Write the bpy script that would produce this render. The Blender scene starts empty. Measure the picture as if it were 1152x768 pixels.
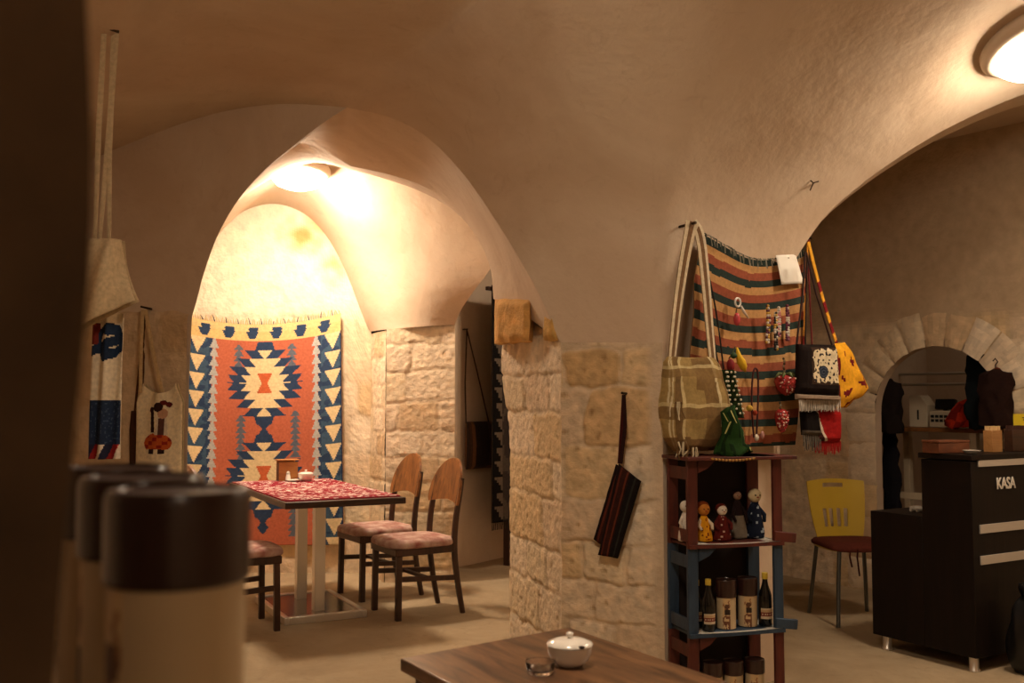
import bpy, bmesh, math, random
from mathutils import Vector, Matrix, noise
from mathutils.bvhtree import BVHTree

scene = bpy.context.scene
COL = scene.collection
R = random.Random(7)

# ------------------------------------------------------------------ camera, world, exposure
F, CX, CY, EYE = 1120.0, 576.0, 384.0, 1.30
PITCH = math.atan(66 / F)
cam_data = bpy.data.cameras.new('camera')
cam_data.lens = 35.0
cam_data.sensor_width = 36.0
cam_data.clip_start = 0.05
cam_data.dof.use_dof = True
cam_data.dof.focus_distance = 4.7
cam_data.dof.aperture_fstop = 4.4
camera = bpy.data.objects.new('camera', cam_data)
COL.objects.link(camera)
camera.location = (0, 0, EYE)
camera.rotation_euler = (math.pi / 2 + PITCH, 0, 0)
scene.camera = camera
world = bpy.data.worlds.new('world')
scene.world = world
world.use_nodes = True
world.node_tree.nodes['Background'].inputs[0].default_value = (1.0, 0.7, 0.45, 1)
world.node_tree.nodes['Background'].inputs[1].default_value = 0.01
vs = scene.view_settings
vs.view_transform = 'Standard'
vs.look = 'None'
vs.gamma = 1.0
vs.use_curve_mapping = False
vs.exposure = 0.0
LAMP_FRONT = 88.0      # radiance of the opal diffusers
LAMP_NICHE = 185.0
FILL_BEYOND = 55.0
FILL_STORE = 8.0
LAMP_HALL = 106.0
FILL_REAR = 24.0
LAMP_COLOR = (1.0, 0.805, 0.595, 1)

# ------------------------------------------------------------------ helpers
def lin(c):
    def f(x):
        x = x / 255.0
        return x / 12.92 if x <= 0.04045 else ((x + 0.055) / 1.055) ** 2.4
    return (f(c[0]), f(c[1]), f(c[2]), 1.0)

def mixc(a, b, t):
    return tuple(a[i] + (b[i] - a[i]) * t for i in range(3))

def sstep(a, b, x):
    t = min(1, max(0, (x - a) / (b - a)))
    return t * t * (3 - 2 * t)

def P(px, py, D):
    u = (px - CX) / F
    v = (CY - py) / F
    y = math.cos(PITCH) - v * math.sin(PITCH)
    z = math.sin(PITCH) + v * math.cos(PITCH)
    k = D / y
    return Vector((u * k, D, EYE + z * k))

def ray(px, py):
    return (P(px, py, 1.0) - Vector((0, 0, EYE))).normalized()

def onz(px, py, z):
    d = ray(px, py)
    k = (z - EYE) / d.z
    return Vector((0, 0, EYE)) + d * k

class Wall:
    """a vertical plane through two plan points a -> b (left to right as seen)"""
    def __init__(s, a, b):
        s.a = Vector((a[0], a[1], 0)); s.b = Vector((b[0], b[1], 0))
        s.e = (s.b - s.a).normalized()
        s.n = Vector((s.e.y, -s.e.x, 0))
        s.rot = math.atan2(s.e.y, s.e.x)
    def pt(s, px, py, off=0.0):
        o = s.a + s.n * off
        d = ray(px, py)
        k = (o - Vector((0, 0, EYE))).dot(s.n) / d.dot(s.n)
        return Vector((0, 0, EYE)) + d * k
    def at(s, t, z, off=0.0):
        return s.a + s.e * t + s.n * off + Vector((0, 0, z))
    def t(s, px, py=450):
        return (s.pt(px, py) - s.a).dot(s.e)

class MB:
    """collects geometry with an optional colour per face and builds ONE mesh object"""
    def __init__(s):
        s.v = []; s.f = []; s.c = []
    def add(s, verts, faces, col=None):
        o = len(s.v)
        s.v += [tuple(p) for p in verts]
        for i, f in enumerate(faces):
            s.f.append([k + o for k in f])
            s.c.append(col(i) if callable(col) else col)
        return s
    def box(s, c, d, rot=None, col=None):
        hx, hy, hz = d[0] / 2, d[1] / 2, d[2] / 2
        vs_ = [Vector((x, y, z)) for x in (-hx, hx) for y in (-hy, hy) for z in (-hz, hz)]
        if rot is not None:
            vs_ = [rot @ p for p in vs_]
        vs_ = [p + Vector(c) for p in vs_]
        return s.add(vs_, [(0, 1, 3, 2), (4, 6, 7, 5), (0, 4, 5, 1), (2, 3, 7, 6), (0, 2, 6, 4), (1, 5, 7, 3)], col)
    def beam(s, a, b, w, d, side=(1, 0, 0), col=None):
        """box from a to b, w along side, d across"""
        a = Vector(a); b = Vector(b)
        z = (b - a).normalized()
        x = Vector(side); x = (x - z * x.dot(z)).normalized()
        y = z.cross(x)
        vs_ = []
        for p in (a, b):
            for (i, j) in ((-1, -1), (1, -1), (1, 1), (-1, 1)):
                vs_.append(p + x * (i * w / 2) + y * (j * d / 2))
        return s.add(vs_, [(3, 2, 1, 0), (4, 5, 6, 7), (0, 1, 5, 4), (1, 2, 6, 5), (2, 3, 7, 6), (3, 0, 4, 7)], col)
    def prism(s, poly, y0, y1, col=None):
        """poly of (x, z); extruded along y"""
        n = len(poly)
        vs_ = [(p[0], y0, p[1]) for p in poly] + [(p[0], y1, p[1]) for p in poly]
        fs = [tuple(range(n)), tuple(range(2 * n - 1, n - 1, -1))]
        fs += [(i, n + i, n + (i + 1) % n, (i + 1) % n) for i in range(n)]
        return s.add(vs_, fs, col)
    def flat(s, poly, z0, z1, col=None):
        n = len(poly)
        vs_ = [(p[0], p[1], z0) for p in poly] + [(p[0], p[1], z1) for p in poly]
        fs = [tuple(range(n - 1, -1, -1)), tuple(range(n, 2 * n))]
        fs += [(i, (i + 1) % n, n + (i + 1) % n, n + i) for i in range(n)]
        return s.add(vs_, fs, col)
    def rings(s, rings, col=None, caps=True, closed=True):
        n = len(rings[0])
        vs_ = [p for r in rings for p in r]
        fs = []; cs = []
        for i in range(len(rings) - 1):
            for j in range(n if closed else n - 1):
                k = (j + 1) % n
                fs.append((i * n + j, i * n + k, (i + 1) * n + k, (i + 1) * n + j))
                cs.append(col(i / (len(rings) - 1), j / n) if callable(col) else col)
        if caps:
            fs.append(tuple(range(n - 1, -1, -1))); cs.append(col(0, 0) if callable(col) else col)
            m = (len(rings) - 1) * n
            fs.append(tuple(range(m, m + n))); cs.append(col(1, 0) if callable(col) else col)
        return s.add(vs_, fs, lambda i: cs[i])
    def tube(s, pts, r, n=8, col=None, caps=True):
        pts = [Vector(p) for p in pts]
        rs = r if isinstance(r, (list, tuple)) else [r] * len(pts)
        rg = []
        up = Vector((0.13, 0.31, 0.94)).normalized()
        prev = None
        for i, p in enumerate(pts):
            d = (pts[min(i + 1, len(pts) - 1)] - pts[max(i - 1, 0)])
            d = d.normalized() if d.length > 1e-9 else Vector((0, 0, 1))
            x = prev if prev is not None else d.orthogonal()
            x = (x - d * x.dot(d))
            x = x.normalized() if x.length > 1e-6 else d.orthogonal().normalized()
            prev = x
            y = d.cross(x)
            rg.append([p + (x * math.cos(2 * math.pi * k / n) + y * math.sin(2 * math.pi * k / n)) * rs[i] for k in range(n)])
        return s.rings(rg, col, caps)
    def strap(s, pts, w, th, side, col=None):
        """flat strap along pts; side(s): width direction"""
        pts = [Vector(p) for p in pts]
        rg = []
        for i, p in enumerate(pts):
            d = (pts[min(i + 1, len(pts) - 1)] - pts[max(i - 1, 0)]).normalized()
            x = Vector(side(i / (len(pts) - 1)) if callable(side) else side)
            x = (x - d * x.dot(d)).normalized()
            y = d.cross(x)
            ww = w(i / (len(pts) - 1)) if callable(w) else w
            rg.append([p + x * (a * ww / 2) + y * (b * th / 2) for (a, b) in
                       ((-1, -.6), (-.4, -1), (.4, -1), (1, -.6), (1, .6), (.4, 1), (-.4, 1), (-1, .6))])
        return s.rings(rg, col, True)
    def lathe(s, prof, n=32, c=(0, 0, 0), col=None):
        rg = [[Vector((c[0] + r * math.cos(2 * math.pi * k / n), c[1] + r * math.sin(2 * math.pi * k / n), c[2] + z)) for k in range(n)] for (r, z) in prof]
        return s.rings(rg, col, True)
    def ball(s, c, r, n=16, m=10, col=None, sq=None):
        rx, ry, rz = r if isinstance(r, (tuple, list)) else (r, r, r)
        rg = []
        for i in range(m + 1):
            a = -math.pi / 2 + math.pi * i / m
            cr = max(math.cos(a), 0.01)
            rg.append([Vector((c[0] + rx * cr * math.cos(2 * math.pi * k / n), c[1] + ry * cr * math.sin(2 * math.pi * k / n), c[2] + rz * math.sin(a))) for k in range(n)])
        return s.rings(rg, col, True)
    def grid(s, fn, nu, nv, col=None):
        vs_ = [fn(i / nu, j / nv) for j in range(nv + 1) for i in range(nu + 1)]
        fs = []; cs = []
        for j in range(nv):
            for i in range(nu):
                a = j * (nu + 1) + i
                fs.append((a, a + nu + 1, a + nu + 2, a + 1))
                cs.append(col((i + .5) / nu, (j + .5) / nv) if callable(col) else col)
        return s.add(vs_, fs, lambda i: cs[i])
    def sheet(s, fn, th, nu, nv, col=None, back=None):
        """a cloth of real thickness: fn(u,v) -> (x,y,z) local, thickened along +y"""
        fr = [Vector(fn(i / nu, j / nv)) for j in range(nv + 1) for i in range(nu + 1)]
        bk = [p + Vector((0, th, 0)) for p in fr]
        N = len(fr)
        fs = []; cs = []
        for j in range(nv):
            for i in range(nu):
                a = j * (nu + 1) + i
                c = col((i + .5) / nu, (j + .5) / nv) if callable(col) else col
                fs.append((a, a + nu + 1, a + nu + 2, a + 1)); cs.append(c)
                fs.append((N + a, N + a + 1, N + a + nu + 2, N + a + nu + 1)); cs.append(back or c)
        edge = [i for i in range(nu + 1)] + [j * (nu + 1) + nu for j in range(1, nv + 1)] + \
               [nv * (nu + 1) + i for i in range(nu - 1, -1, -1)] + [j * (nu + 1) for j in range(nv - 1, 0, -1)]
        for k in range(len(edge)):
            a, b = edge[k], edge[(k + 1) % len(edge)]
            fs.append((a, b, N + b, N + a)); cs.append(back or (cs[0]))
        return s.add(fr + bk, fs, lambda i: cs[i])
    def puff(s, rows, n=28, p=2.6, col=None, bump=0.0, seed=0):
        """stuffed cloth body. rows: (z, xl, xr, depth, ycentre) from top to bottom"""
        rg = []
        for r in rows:
            z, xl, xr, d, yc = r
            ring = []
            for k in range(n):
                a = 2 * math.pi * k / n
                ca, sa = math.cos(a), math.sin(a)
                x = math.copysign(abs(ca) ** (2 / p), ca)
                y = math.copysign(abs(sa) ** (2 / p), sa)
                q = Vector(((xl + xr) / 2 + x * (xr - xl) / 2, yc + y * d / 2, z))
                if bump:
                    q += noise.noise_vector(q * 14 + Vector((seed, 0, 0))) * bump
                ring.append(q)
            rg.append(ring)
        return s.rings(rg, col, True)
    def build(s, name, mat, parent=None, smooth=40, bevel=0.0, loc=None, rz=None, kind=None, subsurf=0):
        me = bpy.data.meshes.new(name)
        me.from_pydata(s.v, [], s.f)
        if any(c is not None for c in s.c):
            at_ = me.color_attributes.new('Col', 'FLOAT_COLOR', 'CORNER')
            buf = []
            for poly, c in zip(me.polygons, s.c):
                q = lin(c if c is not None else (128, 128, 128))
                buf += list(q) * len(poly.vertices)
            at_.data.foreach_set('color', buf)
        bm = bmesh.new(); bm.from_mesh(me)
        bmesh.ops.recalc_face_normals(bm, faces=bm.faces)
        bm.to_mesh(me); bm.free()
        if smooth is not None:
            me.shade_smooth()
            if smooth < 180:
                me.set_sharp_from_angle(angle=math.radians(smooth))
        me.materials.append(mat)
        o = bpy.data.objects.new(name, me)
        COL.objects.link(o)
        if parent is not None:
            o.parent = parent
        if loc is not None:
            o.location = loc
        if rz is not None:
            o.rotation_euler = (0, 0, rz)
        if bevel:
            b = o.modifiers.new('bevel', 'BEVEL'); b.width = bevel; b.segments = 2; b.limit_method = 'ANGLE'
        if subsurf:
            b = o.modifiers.new('subdivision', 'SUBSURF'); b.levels = subsurf; b.render_levels = subsurf
        if kind:
            o['kind'] = kind
        return o

def tag(o, label, cat, group=None):
    o['label'] = label; o['category'] = cat
    if group: o['group'] = group
    return o

def thing(name, label, cat, loc=(0, 0, 0), rz=0.0, group=None):
    o = bpy.data.objects.new(name, None)
    o.empty_display_size = 0.05
    COL.objects.link(o)
    o.location = loc; o.rotation_euler = (0, 0, rz)
    return tag(o, label, cat, group)

def dup(root, loc, rz, label=None, name=None):
    r = root.copy(); COL.objects.link(r)
    r.location = loc; r.rotation_euler = (0, 0, rz)
    if label: r['label'] = label
    for ch in list(root.children):
        c = ch.copy(); COL.objects.link(c); c.parent = r
        for g in ch.children:
            d = g.copy(); COL.objects.link(d); d.parent = c
    return r

class Hang:
    """local frame of a thing hung on a wall plane: x along the wall, z up, -y towards the room"""
    def __init__(s, wall, px, py, name, label, cat, off=0.0, group=None):
        s.w = wall; s.off = off
        s.o = wall.pt(px, py, off)
        s.root = thing(name, label, cat, s.o, wall.rot, group)
    def l(s, px, py):
        p = s.w.pt(px, py, s.off) - s.o
        return (p.dot(s.w.e), p.z)
    def x(s, px, py): return s.l(px, py)[0]
    def p3(s, px, py, out=0.0):
        a = s.l(px, py)
        return Vector((a[0], -out, a[1]))

def resample(pts, n):
    pts = [Vector(p) for p in pts]
    L = [0.0]
    for a, b in zip(pts, pts[1:]):
        L.append(L[-1] + (b - a).length)
    out = []
    k = 0
    for i in range(n + 1):
        t = L[-1] * i / n
        while k < len(L) - 2 and L[k + 1] < t: k += 1
        d = L[k + 1] - L[k]
        f = 0 if d < 1e-9 else (t - L[k]) / d
        out.append(pts[k].lerp(pts[k + 1], min(1, max(0, f))))
    return out

def smooth_curve(pts, it=2):
    """corner cutting, end points kept"""
    pts = [Vector(p) for p in pts]
    for _ in range(it):
        q = [pts[0]]
        for a, b in zip(pts, pts[1:]):
            q += [a.lerp(b, .25), a.lerp(b, .75)]
        q.append(pts[-1]); pts = q
    return pts

# ------------------------------------------------------------------ materials
def new_mat(name):
    m = bpy.data.materials.new(name); m.use_nodes = True
    nt = m.node_tree
    b = nt.nodes['Principled BSDF']
    return m, nt, b

def nd(nt, t, **kw):
    n = nt.nodes.new(t)
    for k, v in kw.items():
        setattr(n, k, v)
    return n

def noisy(name, c, c2=None, scale=6.0, rough=0.8, bump=0.0, bscale=40.0, metal=0.0, stretch=(1, 1, 1), detail=6, bdist=0.01, sheen=0.0, coat=0.0, spec=0.5):
    """two tones mixed by noise plus a noise bump"""
    m, nt, b = new_mat(name)
    tc = nd(nt, 'ShaderNodeTexCoord'); mp = nd(nt, 'ShaderNodeMapping')
    mp.inputs['Scale'].default_value = stretch
    nt.links.new(tc.outputs['Object'], mp.inputs[0])
    nz = nd(nt, 'ShaderNodeTexNoise'); nz.inputs['Scale'].default_value = scale; nz.inputs['Detail'].default_value = detail
    nt.links.new(mp.outputs[0], nz.inputs['Vector'])
    rp = nd(nt, 'ShaderNodeValToRGB')
    rp.color_ramp.elements[0].position = 0.3; rp.color_ramp.elements[1].position = 0.7
    rp.color_ramp.elements[0].color = lin(c); rp.color_ramp.elements[1].color = lin(c2 or c)
    nt.links.new(nz.outputs['Fac'], rp.inputs[0]); nt.links.new(rp.outputs[0], b.inputs['Base Color'])
    b.inputs['Roughness'].default_value = rough; b.inputs['Metallic'].default_value = metal
    b.inputs['Specular IOR Level'].default_value = spec
    b.inputs['Coat Weight'].default_value = coat
    if sheen: b.inputs['Sheen Weight'].default_value = sheen
    if bump:
        n2 = nd(nt, 'ShaderNodeTexNoise'); n2.inputs['Scale'].default_value = bscale; n2.inputs['Detail'].default_value = 8
        nt.links.new(mp.outputs[0], n2.inputs['Vector'])
        bp = nd(nt, 'ShaderNodeBump'); bp.inputs['Strength'].default_value = bump; bp.inputs['Distance'].default_value = bdist
        nt.links.new(n2.outputs['Fac'], bp.inputs['Height']); nt.links.new(bp.outputs[0], b.inputs['Normal'])
    return m

def attr_mat(name, rough=0.9, bump=0.3, bscale=120.0, bdist=0.004, vary=0.25, vscale=20.0, spec=0.3, weave=False):
    """colour from the mesh pattern, broken up by noise"""
    m, nt, b = new_mat(name)
    at_ = nd(nt, 'ShaderNodeAttribute', attribute_name='Col')
    tc = nd(nt, 'ShaderNodeTexCoord')
    nz = nd(nt, 'ShaderNodeTexNoise'); nz.inputs['Scale'].default_value = vscale; nz.inputs['Detail'].default_value = 6
    nt.links.new(tc.outputs['Object'], nz.inputs['Vector'])
    mr = nd(nt, 'ShaderNodeMapRange'); mr.inputs[1].default_value = 0.25; mr.inputs[2].default_value = 0.75
    mr.inputs[3].default_value = 1 - vary; mr.inputs[4].default_value = 1 + vary * .6
    nt.links.new(nz.outputs['Fac'], mr.inputs[0])
    mx = nd(nt, 'ShaderNodeVectorMath', operation='SCALE')
    nt.links.new(at_.outputs['Color'], mx.inputs[0]); nt.links.new(mr.outputs[0], mx.inputs['Scale'])
    nt.links.new(mx.outputs[0], b.inputs['Base Color'])
    b.inputs['Roughness'].default_value = rough; b.inputs['Specular IOR Level'].default_value = spec
    if bump:
        if weave:
            n2 = nd(nt, 'ShaderNodeTexWave'); n2.inputs['Scale'].default_value = bscale; n2.inputs['Distortion'].default_value = 2.0; n2.bands_direction = 'Z'
        else:
            n2 = nd(nt, 'ShaderNodeTexNoise'); n2.inputs['Scale'].default_value = bscale; n2.inputs['Detail'].default_value = 8
        nt.links.new(tc.outputs['Object'], n2.inputs['Vector'])
        bp = nd(nt, 'ShaderNodeBump'); bp.inputs['Strength'].default_value = bump; bp.inputs['Distance'].default_value = bdist
        nt.links.new(n2.outputs['Fac'], bp.inputs['Height']); nt.links.new(bp.outputs[0], b.inputs['Normal'])
    return m

def plaster_mat(name, c1, c2, c3):
    m, nt, b = new_mat(name)
    tc = nd(nt, 'ShaderNodeTexCoord')
    def nz(scale, detail=8, dist=0.0, rough=.55):
        n = nd(nt, 'ShaderNodeTexNoise'); n.inputs['Scale'].default_value = scale; n.inputs['Detail'].default_value = detail
        n.inputs['Distortion'].default_value = dist; n.inputs['Roughness'].default_value = rough
        nt.links.new(tc.outputs['Object'], n.inputs['Vector']); return n
    a = nz(1.3, 8, .6, .62); r1 = nd(nt, 'ShaderNodeValToRGB')
    r1.color_ramp.elements[0].position = .36; r1.color_ramp.elements[1].position = .66
    r1.color_ramp.elements[0].color = lin(c1); r1.color_ramp.elements[1].color = lin(c2)
    nt.links.new(a.outputs['Fac'], r1.inputs[0])
    s_ = nz(9, 10, 1.2, .7); r2 = nd(nt, 'ShaderNodeValToRGB')
    r2.color_ramp.elements[0].position = .56; r2.color_ramp.elements[1].position = .75
    nt.links.new(s_.outputs['Fac'], r2.inputs[0])
    mm = nd(nt, 'ShaderNodeMath', operation='MULTIPLY'); mm.inputs[1].default_value = .45
    nt.links.new(r2.outputs[0], mm.inputs[0])
    mx = nd(nt, 'ShaderNodeMix', data_type='RGBA')
    nt.links.new(mm.outputs[0], mx.inputs[0]); nt.links.new(r1.outputs[0], mx.inputs[6]); mx.inputs[7].default_value = lin(c3)
    nt.links.new(mx.outputs[2], b.inputs['Base Color'])
    b.inputs['Roughness'].default_value = .92; b.inputs['Specular IOR Level'].default_value = .2
    h1 = nz(3.5, 4); h2 = nz(16, 8); h3 = nz(90, 6)
    w1 = nd(nt, 'ShaderNodeMath', operation='MULTIPLY_ADD'); w1.inputs[1].default_value = .35
    nt.links.new(h2.outputs['Fac'], w1.inputs[0]); nt.links.new(h1.outputs['Fac'], w1.inputs[2])
    w2 = nd(nt, 'ShaderNodeMath', operation='MULTIPLY_ADD'); w2.inputs[1].default_value = .05
    nt.links.new(h3.outputs['Fac'], w2.inputs[0]); nt.links.new(w1.outputs[0], w2.inputs[2])
    bp = nd(nt, 'ShaderNodeBump'); bp.inputs['Strength'].default_value = .32; bp.inputs['Distance'].default_value = .035
    nt.links.new(w2.outputs[0], bp.inputs['Height']); nt.links.new(bp.outputs[0], b.inputs['Normal'])
    return m

def wood_mat(name, c1, c2, scale=3.0, stretch=(1, 12, 12), rough=.45, coat=0.0, bump=.15, spec=.5):
    m, nt, b = new_mat(name)
    tc = nd(nt, 'ShaderNodeTexCoord'); mp = nd(nt, 'ShaderNodeMapping'); mp.inputs['Scale'].default_value = stretch
    nt.links.new(tc.outputs['Object'], mp.inputs[0])
    n = nd(nt, 'ShaderNodeTexNoise'); n.inputs['Scale'].default_value = scale; n.inputs['Detail'].default_value = 10; n.inputs['Distortion'].default_value = .8
    n.inputs['Roughness'].default_value = .65
    nt.links.new(mp.outputs[0], n.inputs['Vector'])
    rp = nd(nt, 'ShaderNodeValToRGB'); rp.color_ramp.elements[0].position = .36; rp.color_ramp.elements[1].position = .64
    rp.color_ramp.elements[0].color = lin(c1); rp.color_ramp.elements[1].color = lin(c2)
    nt.links.new(n.outputs['Fac'], rp.inputs[0]); nt.links.new(rp.outputs[0], b.inputs['Base Color'])
    b.inputs['Specular IOR Level'].default_value = spec
    b.inputs['Roughness'].default_value = rough; b.inputs['Coat Weight'].default_value = coat; b.inputs['Coat Roughness'].default_value = .25
    bp = nd(nt, 'ShaderNodeBump'); bp.inputs['Strength'].default_value = bump; bp.inputs['Distance'].default_value = .004
    nt.links.new(n.outputs['Fac'], bp.inputs['Height']); nt.links.new(bp.outputs[0], b.inputs['Normal'])
    return m

def plain(name, c, rough=.5, metal=0.0, spec=.5, coat=0.0, emit=None, trans=0.0, ior=1.45, alpha=1.0):
    m, nt, b = new_mat(name)
    n = nd(nt, 'ShaderNodeTexNoise'); n.inputs['Scale'].default_value = 30
    mr = nd(nt, 'ShaderNodeMapRange'); mr.inputs[3].default_value = max(0, rough - .05); mr.inputs[4].default_value = min(1, rough + .05)
    nt.links.new(n.outputs['Fac'], mr.inputs[0]); nt.links.new(mr.outputs[0], b.inputs['Roughness'])
    b.inputs['Base Color'].default_value = lin(c); b.inputs['Metallic'].default_value = metal
    b.inputs['Specular IOR Level'].default_value = spec; b.inputs['Coat Weight'].default_value = coat
    b.inputs['Transmission Weight'].default_value = trans; b.inputs['IOR'].default_value = ior
    if emit:
        b.inputs['Emission Color'].default_value = emit[0]; b.inputs['Emission Strength'].default_value = emit[1]
    return m

M_plaster = plaster_mat('plaster', (204, 180, 154), (220, 200, 177), (186, 158, 130))
M_stone = attr_mat('limestone', rough=.93, bump=.65, bscale=34, bdist=.014, vary=.16, vscale=14, spec=.15)
M_cloth = attr_mat('woven_cloth', rough=.95, bump=.35, bscale=160, bdist=.003, vary=.22, vscale=60, spec=.1)
M_matte = attr_mat('matte_paint', rough=.7, bump=.1, bscale=60, vary=.08, spec=.3)
M_gloss = attr_mat('glossy_paint', rough=.25, bump=0, vary=.05, spec=.5)
M_floor = plaster_mat('stone_floor', (152, 132, 104), (180, 160, 130), (116, 96, 72))
M_chrome = plain('brushed_steel', (226, 222, 214), rough=.3, metal=.85)
M_base_steel = plain('dark_steel', (120, 112, 102), rough=.22, metal=1.0)
M_floral = noisy('floral_fabric', (150, 92, 84), (208, 182, 168), scale=16, rough=.95, bump=.3, bscale=60, detail=3)
M_dark_wood = wood_mat('dark_wood', (38, 20, 12), (70, 38, 20), rough=.42)
M_chair_wood = wood_mat('chair_wood', (100, 62, 30), (156, 102, 54), rough=.4, stretch=(2, 12, 3))
M_chair_frame = wood_mat('chair_frame_wood', (44, 25, 15), (70, 40, 24), rough=.42, stretch=(8, 8, 1))
M_table = wood_mat('walnut_table', (58, 38, 26), (128, 90, 60), scale=2.2, stretch=(1.2, 9, 9), rough=.34, coat=.15)
M_counter = wood_mat('wenge_laminate', (12, 7, 5), (23, 13, 9), scale=2.5, stretch=(14, 14, .8), rough=.5, spec=.2)
M_red_wood = wood_mat('red_stained_wood', (66, 22, 13), (92, 34, 20), rough=.6, stretch=(6, 6, 1.5))
M_blue_wood = wood_mat('blue_stained_wood', (28, 46, 66), (44, 66, 88), rough=.6, stretch=(6, 6, 1.5))
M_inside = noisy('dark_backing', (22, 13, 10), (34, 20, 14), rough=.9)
M_paper = noisy('white_paper', (232, 226, 214), (240, 236, 226), rough=.85)
M_porcelain = plain('white_porcelain', (238, 232, 222), rough=.18, coat=.3)
M_glass = plain('clear_glass', (255, 255, 255), rough=.03, trans=1.0)
M_bottle = plain('dark_glass', (14, 12, 9), rough=.12, coat=.3)
M_yellow_plastic = plain('yellow_plastic', (192, 160, 48), rough=.35)
M_black_plastic = noisy('black_plastic', (14, 13, 13), (20, 18, 18), rough=.35)
M_leg_metal = plain('grey_leg_metal', (110, 112, 110), rough=.35, metal=.9)
M_nail = plain('iron_nail', (60, 46, 34), rough=.5, metal=.8)
M_lid = noisy('brown_plastic_lid', (44, 22, 17), (50, 26, 20), rough=.3, coat=.2)
M_silver = plain('silver_strip', (196, 188, 176), rough=.45, metal=.3)
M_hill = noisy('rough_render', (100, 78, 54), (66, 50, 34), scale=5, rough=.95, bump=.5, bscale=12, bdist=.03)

# ------------------------------------------------------------------ setting: plan of the vaulted hall
W1 = Wall((-1.64, 5.2), (.229, 4.5))            # wall with the arch to the dining niche
pA, pB, pR, pE = (.229, 4.5), (.641, 4.25), (1.231, 4.721), (-.005, 5.3)
WAB = Wall(pA, pB); WBR = Wall(pB, pR); WEA = Wall(pE, pA)
W2 = Wall(pR, (3.9, 4.4))                       # plane of the right arch
W3 = Wall((2.1, 7.4), (2.1 + .6 * 3, 7.4 - .8 * 3))   # wall behind the pay desk
W4 = Wall((-2.7, 7.6), (-1.0, 7.6))             # back wall of the niche
W5 = Wall((-.43, 7.83), (.3, 8.87))             # plain wall beyond the niche

STONES = [(230, 210, 182), (222, 198, 168), (236, 218, 192), (214, 186, 150), (226, 206, 174), (220, 192, 150), (232, 212, 184)]
MORTAR = (216, 194, 164)

class Layout:
    def __init__(s, courses, joint=.014, seed=1, relief=.012):
        s.c = courses; s.joint = joint; s.relief = relief
        rr = random.Random(seed)
        s.tone = {}; s.rr = rr; s.seed = seed
    def at(s, u, z):
        q = Vector((u * 7, z * 7, s.seed * 3.1))
        w = noise.noise_vector(q) * .022 + noise.noise_vector(q * 3.1) * .008
        u2, z2 = u + w.x, z + w.y
        for i, (z0, z1, sp) in enumerate(s.c):
            if z2 < z1 or i == len(s.c) - 1:
                break
        for k in range(len(sp) - 1):
            if u2 < sp[k + 1] or k == len(sp) - 2:
                break
        du = min(u2 - sp[k], sp[k + 1] - u2); dz = min(z2 - z0, z1 - z2)
        r = .03
        if du < r and dz < r:
            d = r - math.hypot(r - max(du, -.05), r - max(dz, -.05))
        else:
            d = min(du, dz)
        if (i, k) not in s.tone:
            rr = random.Random(s.seed * 1000 + i * 37 + k)
            s.tone[(i, k)] = (STONES[rr.randrange(len(STONES))], rr.uniform(.45, 1.15))
        col, hh = s.tone[(i, k)]
        e = sstep(s.joint * .05, s.joint * .95, d)
        f = noise.fractal(Vector((u * 22, z * 22, s.seed)), 1.0, 2.1, 5)
        f2 = noise.fractal(Vector((u * 60, z * 60, s.seed + 5)), 1.0, 2.1, 3)
        pit = noise.noise(Vector((u * 30, z * 42, s.seed + 9)))
        h = e * s.relief * hh + f * .0028 + f2 * .0012 - max(0, pit - .35) * .016 * e
        c = mixc(MORTAR, col, e * .9)
        sh = 1 + .10 * f
        if pit > .42: c = mixc(c, (150, 118, 80), min(.6, (pit - .42) * 3))
        c = tuple(min(255, x * sh) for x in c)
        return h, c

def courses(z0, z1, u0, u1, seed, hmin=.16, hmax=.26, wmin=.2, wmax=.42):
    rr = random.Random(seed)
    out = []; z = z0
    while z < z1:
        h = rr.uniform(hmin, hmax)
        sp = [u0 - rr.uniform(0, wmin)]
        while sp[-1] < u1: sp.append(sp[-1] + rr.uniform(wmin, wmax))
        out.append((z, z + h, sp)); z += h
    return out

def stone_wall(name, wall, u0, u1, z0, ztop, lay, step=.012, kind='structure', fade=None, keep=None, extra=None, shape=None):
    nu = max(2, int((u1 - u0) / step))
    zm = max(ztop(u0 + (u1 - u0) * k / 20) for k in range(21))
    nv = max(2, int((zm - z0) / step))
    m = MB(); vs_ = []; cs = []
    for j in range(nv + 1):
        for i in range(nu + 1):
            u = u0 + (u1 - u0) * i / nu
            z = z0 + (ztop(u) - z0) * j / nv
            h, c = lay.at(u, z)
            if fade: h, c = fade(u, z, h, c)
            if extra: h += extra(u, z)
            p = wall.at(u, z, h)
            if shape: p = shape(u, z, p)
            vs_.append(p); cs.append((c, u, z))
    fs = []; fc = []
    for j in range(nv):
        for i in range(nu):
            a = j * (nu + 1) + i
            q = (a, a + 1, a + nu + 2, a + nu + 1)
            if keep:
                um = sum(cs[k][1] for k in q) / 4; zz = sum(cs[k][2] for k in q) / 4
                if not keep(um, zz): continue
            fs.append(q); fc.append(tuple(sum(cs[k][0][t] for k in q) / 4 for t in range(3)))
    m.add(vs_, fs, lambda i: fc[i])
    return m.build(name, M_stone, smooth=180, kind=kind)

# floor
def floor_fn(u, v):
    x, y = -4.5 + 11 * u, -2.2 + 13 * v
    return Vector((x, y, 0))
MB().grid(floor_fn, 8, 8).build('floor', M_floor, kind='structure')

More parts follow.
